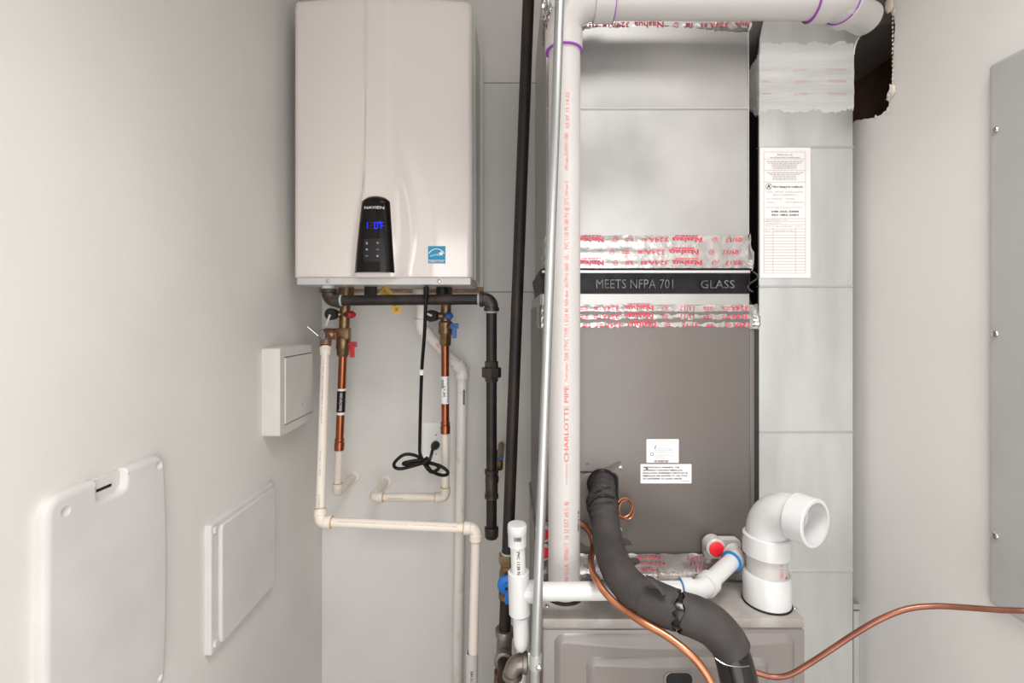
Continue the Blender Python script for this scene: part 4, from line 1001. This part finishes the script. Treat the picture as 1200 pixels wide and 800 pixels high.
lx.build('printed_text', 'inkl', RL, flat=True)
lx = MB(); d = (p2 - p1).normalized(); up = Vector((-d.z, 0, d.x))
text(lx, 'CHARLOTTE PIPE FLOWGUARD GOLD 3/4 CPVC 4120 SDR 11 100 PSI @ 180°F NSF-pw ASTM D2846', p1.lerp(p2, .5) + Vector((0, -.0095, .0058)), d, up, Vector((0, -.85, .52)), .0028, .28, .5, 0, None, .0007); lx.build('printed_text', 'gum', RL, flat=True)
OS = thing('outer_sleeve_pipe', 'short wide white PVC pipe receiving the discharge line at the bottom', 'pipe', (p3.x - .001, 1.12, 0))
zs_ = P(0, 764, 1.12).z
MB().lathe((p3.x - .002, 1.12, 0), ZV, [(0, .0145), (zs_, .0145), (zs_, .0118), (zs_ - .03, .0118)], 24, cap=False).build('sleeve', 'pvc', OS)
lx = MB(); text(lx, 'CHARLOTTE PIPE', Vector((p3.x - .001, 1.12 - .0145, P(0, 796, 1.12).z)), Vector((0, 0, 1)), -XV, -YV, .006, .062, .5, .0002, .0145, .0005); lx.build('printed_text', 'ink', OS, flat=True)

# condensate line with two 45s
CL = thing('condensate_line', 'white PVC condensate pipe zigzagging from the heater down the wall', 'drain pipe', P(536, 800, 1.452))
k0, k1, k2 = P(494.5, 352, 1.33), P(494.5, 385, 1.335), P(542, 432.5, 1.43); k3 = P(536, 812, 1.452); k3 = k2 + (k3 - k2) * (k2.z / (k2.z - k3.z))
run(CL, [k0, k1, k2, k3], .0150, 'pvcd', 'pvcd', .022, .0195, .018, 'pipe', 'angled_elbow', .0172, None, 24)
lx = MB(); d = (k2 - k1).normalized(); s_ = YV.cross(d).normalized(); nn = d.cross(s_).normalized()
if nn.y > 0: nn = -nn; 
for tt_, ww in ((.38, .028), (.62, .03)):
    text(lx, 'PVC 1"', k1.lerp(k2, tt_) + nn * .0150, d, nn.cross(d), nn, .006, ww, .5, 0, .0150, .0006)
lx.build('printed_text', 'redpl', CL, flat=True)
lx = MB(); d = (k3 - k2).normalized(); o_ = k2 + d * .062 + Vector((.004, -.0145, 0))
for k in range(14): quad(lx, o_ + d * k * .0032, XV, ZV, -YV, 0, .006, 0, .0020, .001)
lx.build('barcode', 'ink', CL, flat=True)

# yellow caution tag
v = []; f = []
tc_ = [P(447.5, 338, 1.26), P(453, 343, 1.255), P(459, 350, 1.26), P(463, 357, 1.27), P(466, 367, 1.28)]
rg = catmull(tc_, .007, 6); v = []
for p, t, r_ in rg:
    t = t.normalized(); s_ = Vector((t.z, 0, -t.x)).normalized(); v += [p + s_ * .012, p - s_ * .012, p - s_ * .012 + YV * .0006, p + s_ * .012 + YV * .0006]
for i in range(len(rg) - 1):
    for k in range(4): f.append((i * 4 + k, i * 4 + (k + 1) % 4, i * 4 + 4 + (k + 1) % 4, i * 4 + 4 + k))
f += [(0, 1, 2, 3), tuple(len(v) - 4 + k for k in range(4))]
YT = thing('caution_tag', 'yellow paper caution tag hanging under the water heater', 'tag', tc_[0])
ty = MB().add(v, f).build('paper_strip', 'yellow', YT)
lx = MB(); 
for k, ch in enumerate('CAUTION'):
    p, t, r_ = rg[min(len(rg) - 1, 1 + int(k * 3.4))]; t = t.normalized(); text(lx, ch, p - YV * .001, t, Vector((-t.z, 0, t.x)), -YV, .010, .007)
lx.build('printed_text', 'btn_black', ty, flat=True)

# outlet, plug and cord
oc = P(511.5, 520, YB)
OU = thing('wall_outlet', 'white single outlet plate on the back wall behind the cord', 'outlet', oc)
pl = MB().slab(oc - XV * .042 - ZV * .066, XV, ZV, -YV, .084, .132, .006, .005, .003).build('cover_plate', 'outlet', OU)
MB().lathe(oc - YV * .0055, -YV, [(0, .0185), (.0016, .0185), (.002, .017)], 28).build('receptacle', 'outlet', OU)
for dz in (.03, -.03): screw(OU, oc + ZV * dz - YV * .006, -YV, .0032)
CR = thing('power_cord', 'black power cord hanging from the heater and bundled in loops', 'cord', P(498, 541, 1.30))
c1 = [P(499.5, 334, 1.315), P(499.5, 341, 1.19), P(499, 352, 1.178), P(497.5, 390, 1.20), P(494.5, 430, 1.24), P(493, 470, 1.27), P(492, 515, 1.30), P(492.3, 532, 1.305), P(497, 540, 1.30)]
rc_ = .0045
MB().sweep(catmull(c1, rc_, 8), 12).build('hanging_cord', 'rubber', CR)
MB().cyl(P(499.6, 336, 1.19), P(499.4, 350, 1.180), .0068, n=12, ch=.001).build('strain_relief', 'rubber', CR)
def loop(pts, name='cord_loop', r=rc_): return MB().sweep(catmull([P(a, b, c) for a, b, c in pts], r, 8), 12).build(name, 'rubber', CR)
loop([(500, 543, 1.30), (488, 534, 1.29), (474, 532.5, 1.28), (463, 541, 1.275), (462.5, 547, 1.28), (470, 549, 1.285), (483, 546, 1.29), (500, 541, 1.30)])
loop([(499, 539, 1.295), (487, 539.5, 1.285), (474, 542, 1.28), (474.5, 544, 1.285), (486, 543, 1.29), (499, 541.5, 1.295)])
loop([(496, 541, 1.29), (501, 549, 1.285), (506, 553, 1.28), (512, 550.5, 1.278), (514, 547, 1.28), (508, 543, 1.285), (497, 541.5, 1.295)])
loop([(499, 543, 1.30), (506, 552, 1.29), (517, 556.5, 1.28), (524, 555.5, 1.275), (523.5, 551, 1.275), (514, 545, 1.28), (500, 542, 1.295)])
loop([(499, 541, 1.30), (503, 539.5, 1.34), (505, 534, 1.39), (507.5, 525, 1.43), (509, 522, 1.446)], 'plug_lead')
MB().lathe(P(496, 543.5, 1.29), P(500.5, 539, 1.29) - P(496, 543.5, 1.29), [(0, .009), (.012, .0095), (.02, .009)], 12).build('cable_tie', 'rubber', CR)
pc = P(510.5, 521.5, 1.46)
MB().lathe((pc.x, YB - .008, pc.z), Vector((-.15, -1, -.1)), [(0, .0125), (.012, .0125), (.022, .010), (.03, .006)], 12).build('plug', 'black', CR)
MB().cyl(P(494.3, 433, 1.238), P(494.1, 438.5, 1.242), .0062, n=12).build('white_tag', 'label', CR)

# ================================================================== CONDENSATE DRAIN AT FURNACE
ND = .80; nr = 10.2 * ND / FPX
DR = thing('drain_assembly', 'white PVC drain with capped cleanout tee crossing above the furnace top', 'drain pipe', P(609, 762, ND))
tx_ = P(608, 693, ND)
a45, port = P(822, 691, ND), P(863, 652, .895)
MB().cyl(tx_ + XV * .01, a45 - XV * .03, nr, n=28).build('horizontal_pipe', 'pvcb', DR)
tee = MB().lathe(P(609, 718.5, ND), P(607.5, 668, ND) - P(609, 718.5, ND), [(0, .0165), (.001, .0178), (.070, .0178), (.0715, .0165)], 28)
tee.lathe(tx_, XV, [(0, .015), (.02, .0178), (.024, .0180), (.0335, .0178), (.035, .0165)], 28)
tee.build('tee', 'pvcb', DR)
MB().cyl(P(607.8, 672, ND), P(606.3, 632, ND), 8.6 * ND / FPX, n=24).build('cleanout_pipe', 'pvcb', DR)
cpn = MB().lathe(P(606.2, 639.5, ND), P(606, 613, ND) - P(606.2, 639.5, ND), [(0, .0135), (.001, .0152), (.022, .0156), (.023, .0162), (.0345, .0162), (.037, .0150), (.0372, .012)], 28).build('cleanout_cap', 'pvcb', DR)
lx = MB()
for k in range(8): quad(lx, P(602.5 + k * 1.15, 634.5, ND - .0158), XV, ZV, -YV, 0, random.choice((.0006, .0011)), 0, .0065, .0004)
lx.build('barcode', 'ink', cpn, flat=True)
lx = MB(); text(lx, 'IT PVC 1120 N', P(607.6, 657, ND - .0123), (0.03, 0, -1), XV, -YV, .0048, .046, .5, .0002, .0123, .0005); lx.build('printed_text', 'ink', DR, flat=True)
# trap leg with rounded end
tl = [(P(610, 716, ND), ZV * -1, .0132), (P(610.8, 748, ND), ZV * -1, .0130), (P(610.8, 754, ND), ZV * -1, .0120), (P(610.8, 759, ND), ZV * -1, .0095), (P(610.8, 762, ND), ZV * -1, .005)]
MB().sweep(tl, 24).build('trap_leg', 'pvcb', DR)
MB().lathe(P(610, 720.5, ND), ZV, [(0, .0134), (.003, .0142)], 24).build('cement_ring', 'bluep', DR)
MB().cyl(Vector((P(611, 0, .93).x, .93, 0)), P(611, 745, .93), .0095, n=16).build('drop_tube', 'pvcd', DR)
d45 = (port - a45).normalized()
rg, t = elbow_rings(a45, XV, d45, .035, .0160, .020, .0192, 10); e = MB().sweep(rg, 28).build('angled_elbow', 'pvcb', DR)
MB().lathe(a45 - XV * (t + .0215), XV, [(0, nr + .0006), (.0018, nr + .003)], 28).build('cement_ring', 'bluep', e)
MB().cyl(a45 + d45 * .03, port - d45 * .012, .0142, n=28).build('angled_pipe', 'pvcb', DR)
d3 = Vector((-.22, .95, .15)).normalized()
rg, t = elbow_rings(port, d45, d3, .016, .0160, .012, .0185, 10, hub2=.006); e = MB().sweep(rg, 28).build('port_elbow', 'pvc', DR)
MB().lathe(port - d45 * (t + .0145), d45, [(0, .0150), (.001, .0186), (.003, .0186)], 28).build('cement_ring', 'bluep', e)

# ================================================================== EXHAUST ELBOW ON FURNACE
EX = Vector((P(898.5, 0, .858).x, .858, ftz))
EE = thing('exhaust_elbow', 'white open-ended PVC elbow standing on the furnace top right', 'vent elbow', EX)
MB().lathe(EX + ZV * .0005, ZV, [(0, .0412), (.002, .0412), (.003, .039)], 36).build('gasket', 'dark', EE)
MB().lathe(EX + ZV * .002, ZV, [(0, .0385), (.001, .0395), (.050, .0395), (.053, .0375), (.053, .033)], 40).build('base_coupling', 'pvcb', EE)
bpz = EX.z + .05
st_ = MB().cyl((EX.x, EX.y, bpz), (EX.x, EX.y, bpz + .05), .0335, n=40).build('stub_pipe', 'pvc', EE)
dn = Vector((.46, -.888, 0)).normalized()
ec_ = Vector((EX.x, EX.y, EX.z + .173)); Re = .050
rg, t = elbow_rings(ec_, ZV, dn, Re, .0345, 0, .0395, 16)
hz_ = ec_.z - t
body = [(Vector((EX.x, EX.y, hz_ - .036)), ZV, .0385), (Vector((EX.x, EX.y, hz_ - .035)), ZV, .0398), (Vector((EX.x, EX.y, hz_ - .002)), ZV, .0398), (Vector((EX.x, EX.y, hz_)), ZV, .0375)]
body += rg
e_ = rg[-1][0]; L2 = .036
body += [(e_ + dn * .001, dn, .0375), (e_ + dn * .003, dn, .0398), (e_ + dn * (L2 - .001), dn, .0398), (e_ + dn * L2, dn, .0388), (e_ + dn * L2, dn, .0335), (e_ + dn * .004, dn, .0325), (e_ + dn * .003, dn, .0285)]
inner_ = [(p, tt_, .029) for p, tt_, r_ in reversed(rg)]
MB().sweep(body + [(e_ + dn * .001, dn, .0285)], 40, cap=False).build('elbow', 'pvcb', EE, 40)
MB().sweep(inner_, 40, cap=False).build('bore', 'pvc', EE)
lx = MB(); n_ = Vector((.25, -.97, 0)).normalized(); side = Vector((.97, .25, 0))
text(lx, 'D 1785', Vector((EX.x, EX.y, bpz + .022)) + n_ * .0335, ZV * -1, side, n_, .006, .026, .5, 0, .0335, .0006); lx.build('printed_text', 'redp', st_, flat=True)
MB().add([Vector((EX.x, EX.y, bpz + .006)) + Vector((math.sin(.55 + .05 * k) * .034, -math.cos(.55 + .05 * k) * .034, .0022 * math.sin(j * math.pi) + j * .003)) for k in range(4) for j in (0, 1)], [(0, 2, 3, 1), (2, 4, 5, 3), (4, 6, 7, 5)]).build('red_mark', 'redcap', st_)

# ================================================================== REFRIGERANT LINES
SL = thing('suction_line', 'thick black foam insulated refrigerant line curving down over the furnace', 'refrigerant line', P(866, 830, .68))
MB().lathe(P(705, 566, CD + .002), Vector((.0, -1, -.15)), [(0, .031), (.006, .031), (.012, .027), (.02, .022)], 24).build('grommet', 'wrap', SL)
s1 = catmull([P(707, 560, .952), P(707, 568, .932), P(706.5, 578, .915), P(705.5, 589, .90), P(707, 597, .89), P(708.5, 607, .88)], [.0185, .0215, .0235, .0300, .0285, .0262], 6)
for i, (p, t, r_) in enumerate(s1): s1[i] = (p, t, r_ + .0010 * math.sin(i * 1.9))
wp = MB().sweep(s1, 28).build('taped_sleeve', 'foam', SL)
v1 = [P(697, 578, .873), P(706, 573, .868), P(716, 570, .872)]; MB().sweep(catmull(v1, .0022, 5), 8).build('tape_fold', 'wrap', wp)
v1 = [P(690, 592, .875), P(697, 583, .862), P(708, 581, .858), P(720, 583, .868)]; MB().sweep(catmull(v1, .0026, 5), 8).build('tape_fold', 'wrap', wp)
fo = [P(708, 596, .89), P(709.5, 612, .873), P(713.5, 640, .832), P(724, 668, .784), P(741, 690, .750), P(760, 702, .732), P(782, 712, .718)]
f1 = MB().sweep(catmull(fo, [.0252, .0258, .0265, .0272, .0276, .0276, .0274], 10), 30).build('foam_sleeve', 'foam', SL)
sm = catmull([p + Vector((.006, -.0268, .004)) for p in fo[:5]], .0009, 8); MB().sweep(sm, 6).build('foam_seam', 'foam', f1)
for (x, y, D, a) in ((731, 635, .815, -22), (739, 660, .778, 2)):
    c = P(x, y, D); ca, sa = math.cos(math.radians(a)), math.sin(math.radians(a)); u = Vector((ca, 0, sa)); w_ = Vector((-sa, 0, ca))
    o_ = [(-.016, -.006), (-.006, .001), (.010, .0025), (.016, .0005), (.008, -.003), (-.004, -.010)]
    MB().prism([c + u * p_ + w_ * q_ for p_, q_ in o_], (0, .014, 0)).build('foam_tear', 'foam', f1)
co_ = [P(755, 699.5, .736), P(772, 707, .723), P(791, 714, .711)]
ov = MB().sweep(catmull(co_, [.0300, .0300, .0284], 8), 30).build('overlap_sleeve', 'foam', SL)
c = P(780, 690, .715)
MB().prism([P(758, 677, .700), P(766, 680, .697), P(778, 690, .694), P(782, 695, .692), P(776, 698, .692), P(773, 692, .694), P(765, 684, .697)], (0.002, .014, -.002)).build('foam_flap', 'foam', ov)
r = random.Random(2)
def ragged(c, t, rad, seed, parent, n=30):
    r = random.Random(seed); t = t.normalized(); u = t.orthogonal().normalized(); w_ = t.cross(u); v = []; f = []
    for k in range(n):
        a = 2 * math.pi * k / n; e = (u * math.cos(a) + w_ * math.sin(a)); j = r.uniform(0, .006)
        v += [c + e * rad - t * .004, c + e * (rad + r.uniform(-.0005, .002)) + t * j, c + e * (rad - .005) + t * j * .6]
    for k in range(n):
        q = (k + 1) % n
        for m in range(2): f.append((k * 3 + m, q * 3 + m, q * 3 + m + 1, k * 3 + m + 1))
    return MB().add(v, f).build('ragged_end', 'foam', parent, 20)
ragged(P(791, 714, .711), P(791, 714, .711) - P(772, 707, .723), .0284, 1, ov)
core = MB().sweep(catmull([P(780, 711, .719), P(797, 717, .708), P(815, 723, .702)], .0235, 6), 24).build('exposed_core', 'wrap', SL)
fo2 = [P(801, 718, .707), P(815, 722.5, .702), P(835, 733, .697), P(851, 750, .693), P(858, 762, .690)]
f2 = MB().sweep(catmull(fo2, [.0282, .0288, .0288, .0282, .0275], 10), 30).build('lower_foam_sleeve', 'foam', SL)
ragged(P(801, 718, .707), P(801, 718, .707) - P(815, 722.5, .702), .0280, 4, f2)
lw = [P(850, 752, .703), P(858, 768, .698), P(864, 790, .692), P(869, 820, .686), P(872, 900, .675), P(874, 1000, .66)]
l2 = MB().sweep(catmull(lw, [.0245, .0262, .0262, .0262, .026, .026], 8), 28).build('wrapped_lower_line', 'wrap', SL)
MB().sweep(catmull([P(838, 771, .668), P(850, 778.5, .660), P(866, 781, .660), P(878, 780, .668)], .0007, 5), 6).build('wire_tie', 'chrome', l2)

LL = thing('liquid_line', 'bright copper refrigerant line curving alongside the black foam line', 'refrigerant line', P(838, 810, .655))
ll = [P(676, 612, CD - .003), P(684, 616, .938), P(692, 625, .92), P(695.5, 640, .90), P(692.5, 654, .86), P(694, 668, .81), P(700, 681, .777), P(710, 695, .758), P(726, 710, .738), P(752, 728, .708), P(780, 744, .690), P(805, 763, .672), P(824, 784, .66), P(838, 812, .65), P(850, 870, .64), P(858, 1000, .62)]
MB().sweep(catmull(ll, .0056, 8), 14).build('copper_tube', 'copl', LL)
MB().lathe(ll[0] + YV * .004, -YV, [(0, .009), (.004, .009), (.005, .006)], 16).build('grommet', 'dark', LL)
CC = thing('capillary_coil', 'small coil of thin copper tube beside the black foam line', 'copper coil', P(733, 606, .92))
for i, (ox, oy, rx, rz, tl_) in enumerate(((732.5, 595.5, .0155, .0185, .15), (734, 597, .0150, .0180, -.12), (731.5, 594.5, .0165, .0175, .05))):
    c = P(ox, oy, .93 - i * .004); pts = [c + Vector((math.cos(a) * rx, math.sin(a + 1) * .004, math.sin(a) * rz + tl_ * math.cos(a) * .02)) for a in [2 * math.pi * k / 24 for k in range(25)]]
    MB().sweep([(p, pts[min(j + 1, 24)] - pts[max(j - 1, 0)], .0017) for j, p in enumerate(pts)], 8).build('coil_turn', 'copl', CC)
MB().sweep(catmull([P(733, 587, .93), P(724, 586, .935), P(716, 590, .948)], .0017, 6), 8).build('coil_tail', 'copl', CC)
BL = thing('brown_copper_line', 'thin brown copper line sweeping right across the electrical panel', 'refrigerant line', P(905, 794, .70))
bl = [P(858, 778, .735), P(872, 783, .722), P(890, 789, .715), P(908, 793, .71), P(925, 790.5, .705), P(945, 779.5, .70), P(975, 760, .69), P(1000, 743.5, .683), P(1030, 726, .675), P(1062, 713.5, .668), P(1095, 710, .66), P(1130, 711.5, .655), P(1170, 714.5, .65), P(1215, 717.5, .64), Vector((.712, .58, 1.03)), Vector((.715, .45, 1.03)), Vector((.712, .2, 1.04)), Vector((.70, -.2, 1.06))]
MB().sweep(catmull(bl, .0038, 8), 12).build('copper_tube', 'brown', BL)
# small strip at the duct foot
FS = thing('floor_trim_strip', 'grey metal strip in the gap between duct and right wall', 'trim strip', (XR - .012, 1.03, 0))
MB().box((XR - .013, 1.03, 0), (XR - .0008, 1.045, P(0, 716, 1.03).z), .001, 1).build('strip', 'panel', FS)
MB().box((XR - .017, 1.026, P(0, 713, 1.03).z), (XR - .002, 1.031, P(0, 707, 1.03).z), .001, 1).build('clip', 'galve', FS)
